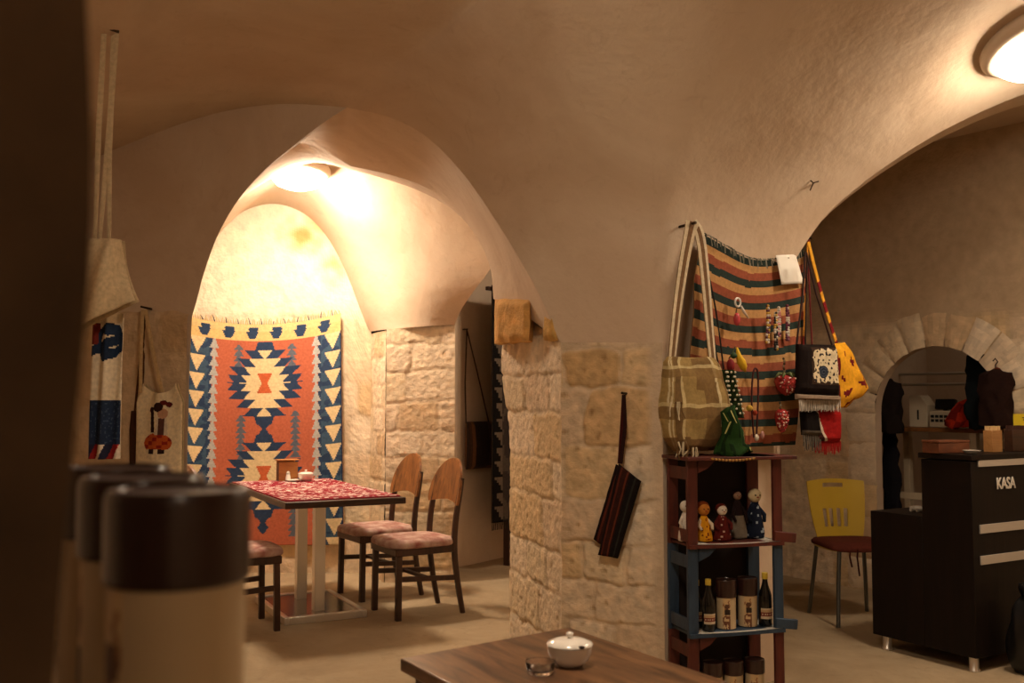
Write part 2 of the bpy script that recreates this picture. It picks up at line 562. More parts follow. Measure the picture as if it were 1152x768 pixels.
# ---- the arch into the niche
def w1(px, py): return W1.pt(px, py)
C0 = smooth_curve([w1(*q) for q in ((630, 385), (622, 366), (610, 338), (592, 304), (560, 250), (520, 192), (480, 152), (440, 131), (390, 121))], 2)
RIB = smooth_curve([w1(*q) for q in ((390, 121), (345, 117), (300, 117), (250, 125), (200, 140), (133, 166), (80, 190), (20, 218))], 2)
LEFT_EDGE = smooth_curve([w1(*q) for q in ((390, 121), (360, 140), (330, 164), (301, 187), (270, 220), (245, 262), (228, 310), (221, 340), (216, 355))], 2)
foot = w1(207, 700)
LEFT_EDGE += [w1(213, 420), w1(210, 540), Vector((foot.x, foot.y, 0))]
LC = RIB[-1]
# left wall: everything left of the arch, below the vault
n_ = 60
ea = resample(LEFT_EDGE, n_)
eb = resample(RIB + [Vector((LC.x, LC.y, 0))], n_)
m = MB(); vs_ = []
NB = 30
for i in range(n_ + 1):
    for k in range(NB + 1):
        vs_.append(ea[i].lerp(eb[i], k / NB))
m.add(vs_, [(i * (NB + 1) + k, i * (NB + 1) + k + 1, (i + 1) * (NB + 1) + k + 1, (i + 1) * (NB + 1) + k) for i in range(n_) for k in range(NB)])
m.build('wall_left', M_plaster, kind='structure', smooth=180)
u_a, u_b = W1.t(60), W1.t(211)
zd = W1.pt(180, 346).z
lay = Layout(courses(-.1, 2.2, u_a - .2, u_b + .5, 51, .22, .3, .3, .5), seed=51, relief=.006)
def f1(u, z, h, c):
    k = sstep(-.06, .0, z - zd + .05 * noise.noise(Vector((u * 7, z * 5, 4))))
    return (h + .012) * (1 - k) - .01 * k, mixc(mixc(c, (196, 164, 122), .35), (206, 182, 152), k)
stone_wall('wall_left', W1, u_a, u_b, 0, lambda u: zd + .02, lay, step=.02, fade=f1)
# its thickness at the arch
back_edge = [p + Vector((-.06, .16, .01)) for p in ea]
m = MB(); m.add(ea + back_edge, [(i, i + 1, n_ + 2 + i, n_ + 1 + i) for i in range(n_)])
m.build('trim_1', M_plaster, kind='structure', smooth=180)
MB().add([LC, (LC.x, LC.y, 0), (-2.9, -1.6, 0), (-2.9, -1.6, LC.z)], [(0, 1, 2, 3)]).build('wall_side', M_plaster, kind='structure')

# right arch edge
C1 = smooth_curve([W2.pt(*q) for q in ((868, 400), (871, 355), (884, 310), (908, 270), (932, 238), (965, 210), (1000, 184), (1050, 152), (1100, 127), (1152, 105), (1220, 86), (1290, 78))], 2)
C1R = smooth_curve([W2.pt(*q) for q in ((1290, 78), (1370, 86), (1450, 112), (1530, 165), (1590, 250), (1610, 340))], 2)

# ---- front vault
K = Vector((.75, 2.5, 3.02))
BM_ = Vector((.8, -1.6, 3.0)); LB = Vector((-2.9, -1.6, 2.3)); RC = C1R[-1]; RB = Vector((RC.x + .2, -1.6, 2.2))
NT, NS = 44, 40
c0 = resample(C0, NT); c1 = resample(C1, NT)
Bz = WAB.pt(745, 385).z
gpts = smooth_curve([Vector((pB[0], pB[1], Bz)), Vector((.642, 4.249, 1.85)), Vector((.645, 4.24, 2.05)), Vector((.66, 4.12, 2.28)), Vector((.69, 3.9, 2.52)), Vector((.71, 3.55, 2.77)), Vector((.73, 3.05, 2.94)), K], 2)
g = resample(gpts, NT)
web = []
for i in range(NT + 1):
    t = i / NT
    a, b, k = c0[i], c1[i], g[i]
    ctrl = k * 2 - (a + b) * .5
    w = (1 - sstep(.22, .5, t)) + max(0, (t - .6) / .4) ** 2
    w = min(1, w)
    row = []
    for j in range(NS + 1):
        s_ = j / NS
        bez = a * (1 - s_) ** 2 + ctrl * (2 * s_ * (1 - s_)) + b * s_ ** 2
        # polyline; the parameter keeps corner k at s = .5
        pl = a.lerp(k, s_ * 2) if s_ < .5 else k.lerp(b, s_ * 2 - 1)
        row.append(bez.lerp(pl, w))
    web.append(row)
bm = bmesh.new()
def add_rows(rows):
    vv = [[bm.verts.new(p) for p in r] for r in rows]
    for i in range(len(rows) - 1):
        for j in range(len(rows[0]) - 1):
            q = [vv[i][j], vv[i][j + 1], vv[i + 1][j + 1], vv[i + 1][j]]
            bm.faces.new(q)
def coons(b0, b1, l0, l1):
    """b0: bottom (s), b1: top, l0: left (t), l1: right"""
    n, mm = len(b0) - 1, len(l0) - 1
    rows = []
    for j in range(mm + 1):
        t = j / mm; r = []
        for i in range(n + 1):
            s_ = i / n
            p = b0[i].lerp(b1[i], t) + l0[j].lerp(l1[j], s_)
            q = b0[0].lerp(b0[-1], s_).lerp(b1[0].lerp(b1[-1], s_), t)
            r.append(p - q)
        rows.append(r)
    return rows
add_rows(web)
h_ = NS // 2
ridge_l = web[NT][:h_ + 1] + resample([K, BM_], 16)[1:]
ridge_r = list(reversed(web[NT][h_:])) + resample([K, BM_], 16)[1:]
nr = len(ridge_l) - 1
rib = resample(RIB, 40)
leftln = resample([LC, (LC + LB) / 2 + Vector((0.05, 0, .12)), LB], nr)
backl = resample(smooth_curve([BM_, Vector((-1.2, -1.6, 2.95)), LB]), 40)
add_rows(coons(rib, backl, ridge_l, leftln))
ribr = resample(C1R, 30)
rightln = resample([RC, (RC + RB) / 2, RB], nr)
backr = resample(smooth_curve([BM_, Vector((2.6, -1.6, 2.95)), RB]), 30)
add_rows(coons(ribr, backr, ridge_r, rightln))
bmesh.ops.remove_doubles(bm, verts=bm.verts, dist=.002)
for _ in range(14):
    inner = [v for v in bm.verts if not v.is_boundary]
    bmesh.ops.smooth_vert(bm, verts=inner, factor=.5, use_axis_x=True, use_axis_y=True, use_axis_z=True)
bmesh.ops.recalc_face_normals(bm, faces=bm.faces)
me = bpy.data.meshes.new('ceiling'); bm.to_mesh(me)
CEIL = BVHTree.FromBMesh(bm); bm.free()
me.shade_smooth(); me.materials.append(M_plaster)
ceiling = bpy.data.objects.new('ceiling', me); COL.objects.link(ceiling); ceiling['kind'] = 'structure'
def ceil_hit(px, py):
    p, nrm, i, d = CEIL.ray_cast(Vector((0, 0, EYE)), ray(px, py))
    if p is None:
        p, nrm = P(px, py, 3.8), Vector((0, 0, -1))
    if nrm.dot(ray(px, py)) > 0: nrm = -nrm
    return p, nrm
# hall behind the camera
m = MB()
m.add([LB, (LB.x, LB.y, 0), (RB.x, RB.y, 0), RB, BM_ + Vector((0, 0, .05))], [(0, 1, 2, 3, 4)])
m.build('wall_back', M_plaster, kind='structure')
MB().add([RC, (RC.x, RC.y, 0), (RB.x, RB.y, 0), RB], [(0, 1, 2, 3)]).build('wall_right', M_plaster, kind='structure')

# ---- the pier between the two arches
zA, zB = WAB.pt(633, 385).z, Bz
W_AB = (WAB.b - WAB.a).length
def us(*pxs): return [WAB.t(p) for p in pxs]
def zz(py, D=4.38): return P(690, py, D).z
lay = Layout([
    (-.1, zz(752), us(600, 662, 715, 790)), (zz(752), zz(700), us(590, 640, 690, 790)), (zz(700), zz(655), us(600, 668, 790)),
    (zz(655), zz(612), us(600, 655, 705, 790)), (zz(612), zz(562), us(600, 688, 790)), (zz(562), zz(503), us(590, 637, 702, 790)),
    (zz(503), zz(436), us(590, 659, 735, 800)), (zz(436), zz(392), us(590, 637, 698, 800)), (zz(392), 3, us(500, 900))], seed=4, relief=.016)
lay.tone[(6, 1)] = ((212, 178, 132), .9); lay.tone[(7, 1)] = ((204, 170, 122), 1.0); lay.tone[(8, 0)] = ((222, 200, 166), .8)
BIS = (WAB.n + WEA.n).normalized()
def corner_A(u, z, p, end):
    k = sstep(.035, 0, end) if False else 1 - sstep(0, .035, end)
    tgt = Vector((pA[0], pA[1], z)) + BIS * (.010 + .008 * noise.noise(Vector((z * 8, 3, 1))))
    return p.lerp(tgt, k)
PLASTER_TONE = (214, 192, 164)
def fade_ab(u, z, h, c):
    k = sstep(-.05, .0, z - (zA + (zB - zA) * u / W_AB) + .035 * noise.noise(Vector((u * 9, z * 6, 7))))
    k2 = sstep(W_AB - .075, W_AB - .03, u + .02 * noise.noise(Vector((z * 6, u * 4, 2))))
    k = max(k, k2)
    return h * (1 - k) + (.012 * (1 - k2)) * k * 0, mixc(c, PLASTER_TONE, k)
stone_wall('wall_pillar', WAB, 0, W_AB, 0, lambda u: zA + (zB - zA) * u / W_AB, lay, step=.008, fade=fade_ab,
           shape=lambda u, z, p: corner_A(u, z, p, u))
W_EA = (WEA.b - WEA.a).length
zE = P(575, 345, 5.3).z
lay = Layout([(-.1, .2, [-.3, .35, .9]), (.2, .42, [-.2, .5, 1.1]), (.42, .60, [-.2, .3, .62, 1.1]), (.60, .84, [-.2, .55, 1.1]), (.84, 1.02, [-.4, .25, .7, 1.2]),
              (1.02, 1.24, [-.3, .42, 1.1]), (1.24, 1.42, [-.3, .3, .66, 1.1]), (1.42, 1.62, [-.3, .5, 1.1]), (1.62, 2.2, [-.3, .4, 1.2])], seed=9, relief=.010)
stone_wall('wall_pillar', WEA, 0, W_EA, 0, lambda u: zE + (zA - zE) * u / W_EA, lay, step=.011,
           extra=lambda u, z: .045 * math.exp(-((z - 1.5) / .25) ** 2) * max(0, 1 - u / .5),
           shape=lambda u, z, p: corner_A(u, z, p, W_EA - u))
# plastered face that carries the rug, rounded at the corner to the stone
def br(u, v):
    L = (WBR.b - WBR.a).length
    zr = C1[0].z
    top = Bz + (zr - Bz) * u
    p = WBR.at(u * L, top * v)
    return p
MB().grid(br, 24, 30).build('wall_pillar', M_plaster, kind='structure', smooth=180)
# back of the pier, plus an unseen partition added to block light between rooms
pX = (1.5, 5.6)
m = MB()
m.add([(pE[0], pE[1], 0), (pX[0], pX[1], 0), (pX[0], pX[1], 3.2), (pE[0], pE[1], 3.2)], [(0, 1, 2, 3)])
m.add([(pX[0], pX[1], 0), (pR[0], pR[1], 0), (pR[0], pR[1], 2.6), (pX[0], pX[1], 3.2)], [(0, 1, 2, 3)])
m.add([(1.3, 5.55, 0), (1.5, 8.9, 0), (1.5, 8.9, 3.2), (1.3, 5.55, 3.2)], [(0, 1, 2, 3)])
m.build('wall_lightblock', M_plaster, kind='structure')
# corbel stones under the arch
def rough_block(name, corners_front, depth_vec, col, seed):
    """corners: bottom-left, bottom-right, top-right, top-left"""
    m = MB(); a, b, c, d = [Vector(q) for q in corners_front]
    N = 18
    def fn(u, v):
        p = a.lerp(b, u).lerp(d.lerp(c, u), v)
        e = min(u, 1 - u, v, 1 - v)
        k = sstep(0, .16, e)
        nn = noise.fractal(p * 14 + Vector((seed, 0, 0)), 1, 2, 4)
        return p - depth_vec * (.55 * k + .12 * nn - .05) + noise.noise_vector(p * 9) * .008
    m.grid(fn, N, N, lambda u, v: tuple(min(255, x * (1 + .12 * noise.noise(Vector((u * 5, v * 5, seed))))) for x in col))
    # sides down into the wall
    ring = [fn(i / N, 0) for i in range(N)] + [fn(1, i / N) for i in range(N)] + [fn(1 - i / N, 1) for i in range(N)] + [fn(0, 1 - i / N) for i in range(N)]
    m.rings([ring, [p + depth_vec * 2.2 for p in ring]], col, caps=False)
    return m.build(name, M_stone, smooth=60, kind='structure')
rough_block('trim_3', [P(556, 386, 5.15), P(596, 383, 4.76), P(597, 337, 4.76), P(556, 336, 5.15)], Vector((.01, .06, 0)), (222, 172, 104), 3)
rough_block('trim_4', [P(612, 383, 4.62), P(626, 383, 4.5), P(622, 345, 4.53), P(611, 340, 4.64)], Vector((.02, .03, 0)), (206, 164, 96), 8)

# soffit of the niche arch: front edge to back edge
U_R = smooth_curve([P(555, 336, 5.3), P(553, 300, 5.34), P(534, 261, 5.4), P(506, 227, 5.47), P(478, 209, 5.55), P(440, 196, 5.64), P(395, 187, 5.72)], 2)
U_L = smooth_curve([P(395, 187, 5.72), P(352, 162, 5.78), P(320, 160, 5.82), P(290, 184, 5.86), P(262, 217, 5.9), P(236, 260, 5.93), P(219, 308, 5.95), P(208, 350, 5.95)], 2)
m = MB()
a_, b_ = resample(C0, 40), resample(U_R, 40)
a2, b2 = resample(LEFT_EDGE[:-3], 40), resample(U_L, 40)
def soff(u, v):
    i = int(round(u * 80))
    if i <= 40: p, q = a_[i], b_[i]
    else: p, q = a2[i - 40], b2[i - 40]
    r = p.lerp(q, v)
    bul = math.sin(math.pi * v) * .02
    return r + Vector((0, 0, bul))
m.grid(soff, 80, 12)
m.build('trim_5', M_plaster, kind='structure', smooth=180)

# ---- niche vault
Z5 = 7.6
V = smooth_curve([P(170, 372, Z5), P(205, 330, Z5), P(225, 292, Z5), P(255, 246, Z5), P(300, 226, Z5), P(340, 236, Z5), P(368, 264, Z5), P(390, 306, Z5), P(406, 350, Z5), P(416, 373, Z5)], 3)
apex = min(range(len(V)), key=lambda i: -V[i].z)
V_l, V_r = list(V[:apex + 1]), list(reversed(V[apex:]))
pil_l, pil_f, pil_r = P(418, 373, Z5), P(435, 370, 7.2), P(512, 365, 7.2)
Qa = P(553, 302, 6.72)
Qap = Vector((.03, 6.35, 2.72))
Q_1 = smooth_curve([pil_r, P(517, 350, 7.14), P(530, 331, 7.0), Qa, P(570, 262, 6.55), Qap], 2)
Q_2 = smooth_curve([Vector((.45, 5.75, 1.8)), Vector((.42, 5.8, 2.3)), Vector((.25, 6.05, 2.62)), Qap], 2)
L_b = Vector((V[0].x, Z5, V[0].z)); L_f = U_L[-1].copy()
Lap = Vector((-2.4, 6.75, 2.75))
L_1 = smooth_curve([L_b, L_b.lerp(Lap, .3) + Vector((0, 0, .3)), Lap - Vector((0, -.2, .04)), Lap])
L_2 = smooth_curve([L_f, L_f.lerp(Lap, .3) + Vector((0, 0, .3)), Lap - Vector((0, .2, .04)), Lap])
KN = Vector((-1.42, 6.85, 2.97))
bm = bmesh.new()
def fan(ra, rb, mid0, nt=30, ns=16, k2=.5):
    ra, rb = resample(ra, nt), resample(rb, nt)
    gg = resample(smooth_curve([mid0, mid0 + (KN - mid0) * .12 + Vector((0, 0, .38)), mid0 + (KN - mid0) * .5 + Vector((0, 0, .26)), KN]), nt)
    rows = []
    for i in range(nt + 1):
        t = i / nt; a, b, k = ra[i], rb[i], gg[i]
        w = t ** 2
        if i == 0: w = 0
        ctrl = k * 2 - (a + b) * .5
        r = []
        for j in range(ns + 1):
            s_ = j / ns
            bez = a * (1 - s_) ** 2 + ctrl * (2 * s_ * (1 - s_)) + b * s_ ** 2
            pl = a.lerp(k, s_ * 2) if s_ < .5 else k.lerp(b, s_ * 2 - 1)
            r.append(bez.lerp(pl, w))
        rows.append(r)
    add_rows(rows)
fan(V_r, Q_1, pil_f.lerp(pil_r, .2))
fan(V_l, L_1, L_b)
fan(list(U_L)[::-1], L_2, L_f)
fan(U_R, Q_2, U_R[0].lerp(Q_2[0], .5))
bmesh.ops.remove_doubles(bm, verts=bm.verts, dist=.003)
for _ in range(6):
    inner = [v for v in bm.verts if not v.is_boundary]
    bmesh.ops.smooth_vert(bm, verts=inner, factor=.5, use_axis_x=True, use_axis_y=True, use_axis_z=True)
bmesh.ops.recalc_face_normals(bm, faces=bm.faces)
me = bpy.data.meshes.new('ceiling'); bm.to_mesh(me)
NCEIL = BVHTree.FromBMesh(bm); bm.free()
me.shade_smooth(); me.materials.append(M_plaster)
o = bpy.data.objects.new('ceiling', me); COL.objects.link(o); o['kind'] = 'structure'

# niche back wall up to its lunette
vx = [p.x for p in V]
def vtop(u):
    x = -2.7 + u
    for p, q in zip(V, V[1:]):
        if p.x <= x <= q.x + 1e-6:
            f = (x - p.x) / max(1e-6, q.x - p.x)
            return p.z + (q.z - p.z) * f
    return V[0].z if x < V[0].x else V[-1].z
def f4(u, z, h, c):
    # lime plaster over the lunette, blind arch over the rug, ochre stain by the lamp
    x = -2.7 + u
    k = sstep(1.85, 2.05, z)
    c = mixc(c, (238, 228, 206), k * .85); h *= (1 - .6 * k)
    px, py = CX + F * x / Z5, 450 - F * (z - EYE) / Z5
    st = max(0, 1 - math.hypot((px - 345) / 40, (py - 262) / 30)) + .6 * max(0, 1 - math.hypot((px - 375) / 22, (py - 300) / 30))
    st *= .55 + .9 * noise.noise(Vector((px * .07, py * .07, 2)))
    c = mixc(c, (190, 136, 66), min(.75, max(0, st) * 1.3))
    d = math.hypot(px - 287, (py - 360)) - 46
    h += .006 * math.exp(-(d / 3) ** 2) if py < 362 else 0
    return h, c
lay = Layout(courses(-.1, 3.2, -.2, 2.2, 21, .2, .3, .26, .5), seed=21, relief=.008)
stone_wall('wall_niche', W4, 0.08, (pil_l.x + 2.7), 0, vtop, lay, step=.017, fade=f4)
# pilaster at its right end: left return, front, right return
WP0 = Wall((pil_l.x, Z5), (pil_f.x, 7.2)); WP1 = Wall((pil_f.x, 7.2), (pil_r.x, 7.2)); WP2 = Wall((pil_r.x, 7.2), (-.43, 7.83))
zc = pil_f.z
lay = Layout(courses(-.05, 2.2, -.1, .7, 33, .17, .2, .24, .36), seed=33, relief=.008)
stone_wall('wall_pilaster', WP0, 0, (WP0.b - WP0.a).length, 0, lambda u: zc - .01, lay, step=.016)
lay = Layout(courses(-.1, 2.2, -.1, .9, 35, .17, .22, .24, .4), seed=35, relief=.009)
stone_wall('wall_pilaster', WP1, 0, (WP1.b - WP1.a).length, 0, lambda u: zc + (pil_r.z - pil_f.z) * u / .5, lay, step=.013)
m = MB()
L2 = (WP2.b - WP2.a).length
m.add([WP2.at(0, 0), WP2.at(L2, 0), WP2.at(L2, 3.2), WP2.at(0, 3.2)], [(0, 1, 2, 3)])
L5 = (WP2.b - WP2.a).length
m.add([W5.at(-.3, 0), W5.at(3.5, 0), W5.at(3.5, 3.2), W5.at(-.3, 3.2)], [(0, 1, 2, 3)])
m.build('wall_beyond', M_plaster, kind='structure')
# niche left side and closing pieces above the vaults
m = MB()
m.add([(LC.x, LC.y, 0), (-2.68, 7.7, 0), (-2.68, 7.7, 3.3), (LC.x, LC.y, 3.3)], [(0, 1, 2, 3)])
m.build('wall_side', M_plaster, kind='structure')
MB().add([(-3.2, 5.0, 3.3), (2.2, 5.0, 3.3), (2.2, 10, 3.3), (-3.2, 10, 3.3)], [(0, 1, 2, 3)]).build('ceiling', M_plaster, kind='structure')

# ---- pay desk room: soffit of the right arch, wall with the arched opening, ceiling
cc = resample(list(C1) + list(C1R[1:]), 60)
m = MB()
m.grid(lambda u, v: cc[int(round(u * 60))] + Vector((.07, .34, .02)) * v, 60, 4)
m.build('trim_6', M_plaster, kind='structure', smooth=180)
TC, RO, ZS = 1.12, .447, 1.21
def in_open(t, z, grow=0.0):
    if z < 0: return False
    if z < ZS: return abs(t - TC) < RO + grow
    return math.hypot(t - TC, z - ZS) < RO + grow
def f3(u, z, h, c):
    k = sstep(-.02, .05, z - 1.80 - .06 * noise.noise(Vector((u * 3, 1, 2))))
    c = mixc(c, (196, 172, 142), k)
    return h * (1 - k) + .012 * k + .004 * noise.noise(Vector((u * 4, z * 4, 3))) * k, c
lay = Layout(courses(-.05, 3.2, -.7, 3.4, 41, .2, .3, .24, .45), seed=41, relief=.013)
stone_wall('wall_paydesk', W3, -.6, 3.2, 0, lambda u: 3.02, lay, step=.022, fade=f3, keep=lambda t, z: not in_open(t, z, .05))
m = MB()
ns = 11
for i in range(ns):
    a0, a1 = math.pi * (i + .03) / ns, math.pi * (i + .97) / ns
    rr = random.Random(i + 70); ro = RO + .21 + rr.uniform(-.02, .03); col = STONES[rr.randrange(7)]
    N = 8
    hh = rr.uniform(.010, .018)
    def fn(u, v):
        a = a0 + (a1 - a0) * u; r = RO - .005 + (ro - RO + .005) * v
        e = sstep(0, .2, min(u, 1 - u)) * sstep(0, .12, 1 - v)
        h = .012 + hh * e + .006 * noise.fractal(Vector((a * 9, r * 20, i)), 1, 2, 4)
        return W3.at(TC - math.cos(a) * r, ZS + math.sin(a) * r, h)
    m.grid(fn, N, N, lambda u, v: tuple(min(255, x * (1 + .1 * noise.noise(Vector((u * 4, v * 4, i))))) for x in col))
for sd in (-1, 1):
    z = 0
    k = 0
    while z < ZS:
        rr = random.Random(k * 7 + sd); z1 = min(ZS, z + rr.uniform(.2, .3)); wd = rr.uniform(.16, .26); col = STONES[rr.randrange(7)]
        def fn(u, v):
            t = TC + sd * (RO - .005 + wd * u)
            e = sstep(0, .15, min(u + .3, 1 - u)) * sstep(0, .12, min(v, 1 - v))
            return W3.at(t, z + (z1 - z) * v, .012 + .010 * e + .006 * noise.fractal(Vector((t * 20, v * 8 + z, 2)), 1, 2, 4))
        m.grid(fn, 8, 8, col); z = z1; k += 1
m.build('trim_7', M_stone, kind='structure', smooth=180)
# reveal of the opening and the small store room behind it
m = MB()
outl = [(TC - RO, 0), (TC - RO, ZS)] + [(TC - math.cos(math.pi * i / 24) * RO, ZS + math.sin(math.pi * i / 24) * RO) for i in range(25)] + [(TC + RO, ZS), (TC + RO, 0)]
f_ = [W3.at(t, z, .014) for t, z in outl]; b__ = [W3.at(t, z, -.06) for t, z in outl]
m.add(f_ + b__, [(i, i + 1, len(f_) + i + 1, len(f_) + i) for i in range(len(f_) - 1)])
m.build('trim_8', M_plaster, kind='structure', smooth=60)
m = MB()
D1, D2, t0_, t1_ = -.06, -1.5, TC - .95, TC + 1.1
q = lambda t, z, d: W3.at(t, z, d)
m.add([q(t0_, 0, D2), q(t1_, 0, D2), q(t1_, 2.3, D2), q(t0_, 2.3, D2), q(t0_, 0, D1), q(t1_, 0, D1), q(t1_, 2.3, D1), q(t0_, 2.3, D1)],
      [(0, 1, 2, 3), (0, 3, 7, 4), (1, 5, 6, 2), (3, 2, 6, 7)])
m.build('wall_store', M_plaster, kind='structure')
m = MB()
m.add([(1.2, 4.7, 3.0), (5.6, 4.2, 3.0), (5.6, 9, 3.0), (1.2, 9, 3.0)], [(0, 1, 2, 3)])
m.build('ceiling', M_plaster, kind='structure')
m = MB()
m.add([(RC.x, RC.y, 0), (5.0, 9, 0), (5.0, 9, 3.1), (RC.x, RC.y, 3.1)], [(0, 1, 2, 3)])
m.add([(1.5, 8.9, 0), (5.0, 9, 0), (5.0, 9, 3.1), (1.5, 8.9, 3.1)], [(0, 1, 2, 3)])
m.build('wall_far', M_plaster, kind='structure')

# ---- rough pier end right in front of the camera on the left
def pier_edge(z):
    px = 103 if z > 1.4 else 103 - 20 * sstep(1.4, 1.17, z)
    return (px - CX) / F * .5
rg = []
for k in range(41):
    z = 2.6 * k / 40
    x = pier_edge(z) + .010
    ring = []
    for (dx, y) in ((0, .5), (-.045, .475), (-.16, .44), (-.34, .40), (-.52, .38), (-.7, .38), (-.95, .38), (-.95, .61), (-.6, .61), (-.34, .60), (-.22, .585), (-.13, .56), (-.05, .53)):
        p = Vector((x + dx, y, z))
        ring.append(p + Vector((math.sin(z * 9 + y * 30) * .003 + math.sin(z * 23) * .0015, math.sin(z * 13 + x * 17) * .006, 0)))
    rg.append(ring)
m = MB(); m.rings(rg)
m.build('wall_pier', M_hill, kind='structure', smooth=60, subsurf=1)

# ------------------------------------------------------------------ lamps
def ceiling_lamp(p, nrm, r, strength, label):
    t = thing('ceiling_lamp', label, 'ceiling lamp', p, 0, None)
    t.rotation_euler = nrm.to_track_quat('Z', 'Y').to_euler()
    m = MB(); m.lathe([(r * .55, -.03), (r * 1.0, -.03), (r * 1.08, .0), (r * 1.08, .025), (r * .98, .045), (r * .84, .05), (r * .5, .045)], 48)
    m.build('lamp_ring', noisy('lamp_ring_plastic', (208, 190, 168), (200, 182, 160), rough=.5), t, smooth=60)
    m = MB(); m.lathe([(r * .90, .03), (r * .88, .065), (r * .76, .098), (r * .5, .12), (r * .22, .13), (.004, .132)], 48)
    m.build('diffuser', plain('opal_glass_%d' % int(strength * 10), (255, 240, 220), rough=.4, emit=(LAMP_COLOR, strength)), t, smooth=180)
    return t
lp, ln = ceil_hit(1172, 38)
ceiling_lamp(lp + ln * .02, ln, .235, LAMP_FRONT, 'round opal ceiling lamp on the vault, cut by the top right corner')
np_, nn_, _, _ = NCEIL.ray_cast(Vector((-1.455, 6.7, 2.0)), Vector((0, 0, 1)))
if np_ is None: np_, nn_ = P(338, 190, 6.2), Vector((0, 0, -1))
if nn_.z > 0: nn_ = -nn_
ceiling_lamp(np_ + Vector((0, 0, -.03)), Vector((0, -.12, -1)).normalized(), .2, LAMP_NICHE, 'round glowing ceiling lamp on the niche vault above the blue and red kilim')
hq, hn_, _, _ = CEIL.ray_cast(Vector((.05, 1.95, 1.5)), Vector((0, 0, 1)))
ceiling_lamp((hq if hq else Vector((.05, 1.95, 2.9))) + Vector((0, 0, -.03)), Vector((0, 0, -1)), .2, LAMP_HALL, 'round opal ceiling lamp on the hall vault above the foreground table')

ceiling_lamp(Vector((.75, 7.1, 2.6)), Vector((0, 0, -1)), .16, FILL_BEYOND, 'added fill lamp, unseen behind the stone pillar, for the plain wall beyond')  # added fill, hidden by the pier, to brighten the wall beyond the niche
ceiling_lamp(W3.at(TC - .1, 2.27, -1.0), Vector((0, 0, -1)), .10, FILL_STORE, 'added fill lamp, unseen, brightening the store room behind the arched opening')  # added fill above the opening so the store contents show
ceiling_lamp(Vector((.45, -1.05, 2.55)), Vector((0, 0, -1)), .15, FILL_REAR, 'added fill lamp, unseen in the hall behind the viewer')  # added fill behind the camera for the canisters and the near pier

# ------------------------------------------------------------------ niche: kilim
NAVY, CREAM, TERRA, SLATE, GREYW = (48, 66, 96), (224, 202, 158), (186, 104, 78), (96, 104, 118), (176, 178, 176)
def kilim_col(u, v):
    x, y = u * 430, v * 655        # pattern units
    xm = min(x, 430 - x)
    if y < 22:
        if 8 < y: 
            k = (x - 30) % 68
            if k < 30 and abs(k - 15) < 15 - abs(y - 15) * .6: return NAVY
        return (222, 196, 140)
    if y < 50:
        k = (x - 20) % 68
        if abs(k - 22) < max(0, 19 - (y - 22) * .5) and y < 44: return NAVY
        return (222, 190, 130)
    if xm < 56:
        ph = (y - 50) % 53
        tw = 23 * (1 - ph / 48)
        if ph < 48 and abs(xm - 24) < tw: return CREAM
        # serrated meeting with the pale inner band
        if xm < 3: return (40, 52, 84)
        return (64, 88, 112) if noise.noise(Vector((x * .04, y * .05, 3))) > -.1 else NAVY
    if xm < 84:
        ph = ((y - 50) % 27) / 27
        if abs(xm - 71) < 2 + 11 * ph: return GREYW
        return NAVY if xm < 67 else TERRA
    def medal(cy):
        dx, dy = abs(x - 215), y - cy
        ad = abs(dy)
        h = 24.5
        if ad > h * 5: return None
        i = int(ad / h); f = ad / h - i
        base = (106, 90, 68, 48, 28)[i]
        inner = (58, 50, 36, 20, -9)[i]
        hw = base - 12 + 24 * f if i else base - 18 + 30 * f * .6
        hi = inner - 10 + 20 * f
        if i == 4: hw = 8 + 26 * f if False else 28 * (1 - .25 * f); hi = -1
        if i == 3: hi = 2 + 20 * f
        if dx < 8 + 14 * (ad / 30) and ad < 30: return (196, 100, 62)
        if ad < 2 and dx < 72: return CREAM
        if ad < 2.5 and dx < 106: return NAVY
        if dx < hi: return CREAM
        if dx < hw: return NAVY
        return None
    for cy in (176, 451):
        c = medal(cy)
        if c: return c
    for cy in (313, 588):
        dx, dy = abs(x - 215), abs(y - cy)
        if dy < 32 and dx < (16 - abs(dy - 14) * .8 if dy > 1 else 6): return NAVY
    dx, dy = abs(x - 215), y - 56
    if 0 < dy < 26 and dx < 18 * (1 - dy / 26): return NAVY
    for (tx, ty, n) in ((140, 62, 4), (290, 62, 4), (150, 272, 8), (300, 262, 8), (140, 545, 5), (295, 545, 5)):
        k = (y - ty) / 17
        if 0 <= k < n and abs(x - tx) < 3 + 12 * (k - int(k)): return SLATE
    return TERRA
kh = Hang(W4, 213, 356, 'kilim_rug', 'large kilim with navy stepped medallions on terracotta, hung on the niche wall', 'rug', off=.035)
A, B_, C_, D_ = kh.l(215, 356), kh.l(384, 352), kh.l(387, 612), kh.l(206, 614)
def kil(u, v):
    x = (A[0] * (1 - u) + B_[0] * u) * (1 - v) + (D_[0] * (1 - u) + C_[0] * u) * v
    z = (A[1] * (1 - u) + B_[1] * u) * (1 - v) + (D_[1] * (1 - u) + C_[1] * u) * v
    z -= (1 - v) * .075 * math.sin(math.pi * min(1, max(0, u))) ** .8
    y = -.02 - .012 * math.sin(u * 14 + v * 2) * (.4 + .6 * v) - .008 * noise.noise(Vector((u * 4, v * 4, 1)))
    return (x, y, z)
m = MB(); m.sheet(kil, .006, 150, 210, kilim_col, back=(150, 120, 90)); m.build('rug_body', M_cloth, kh.root, smooth=180)
m = MB()
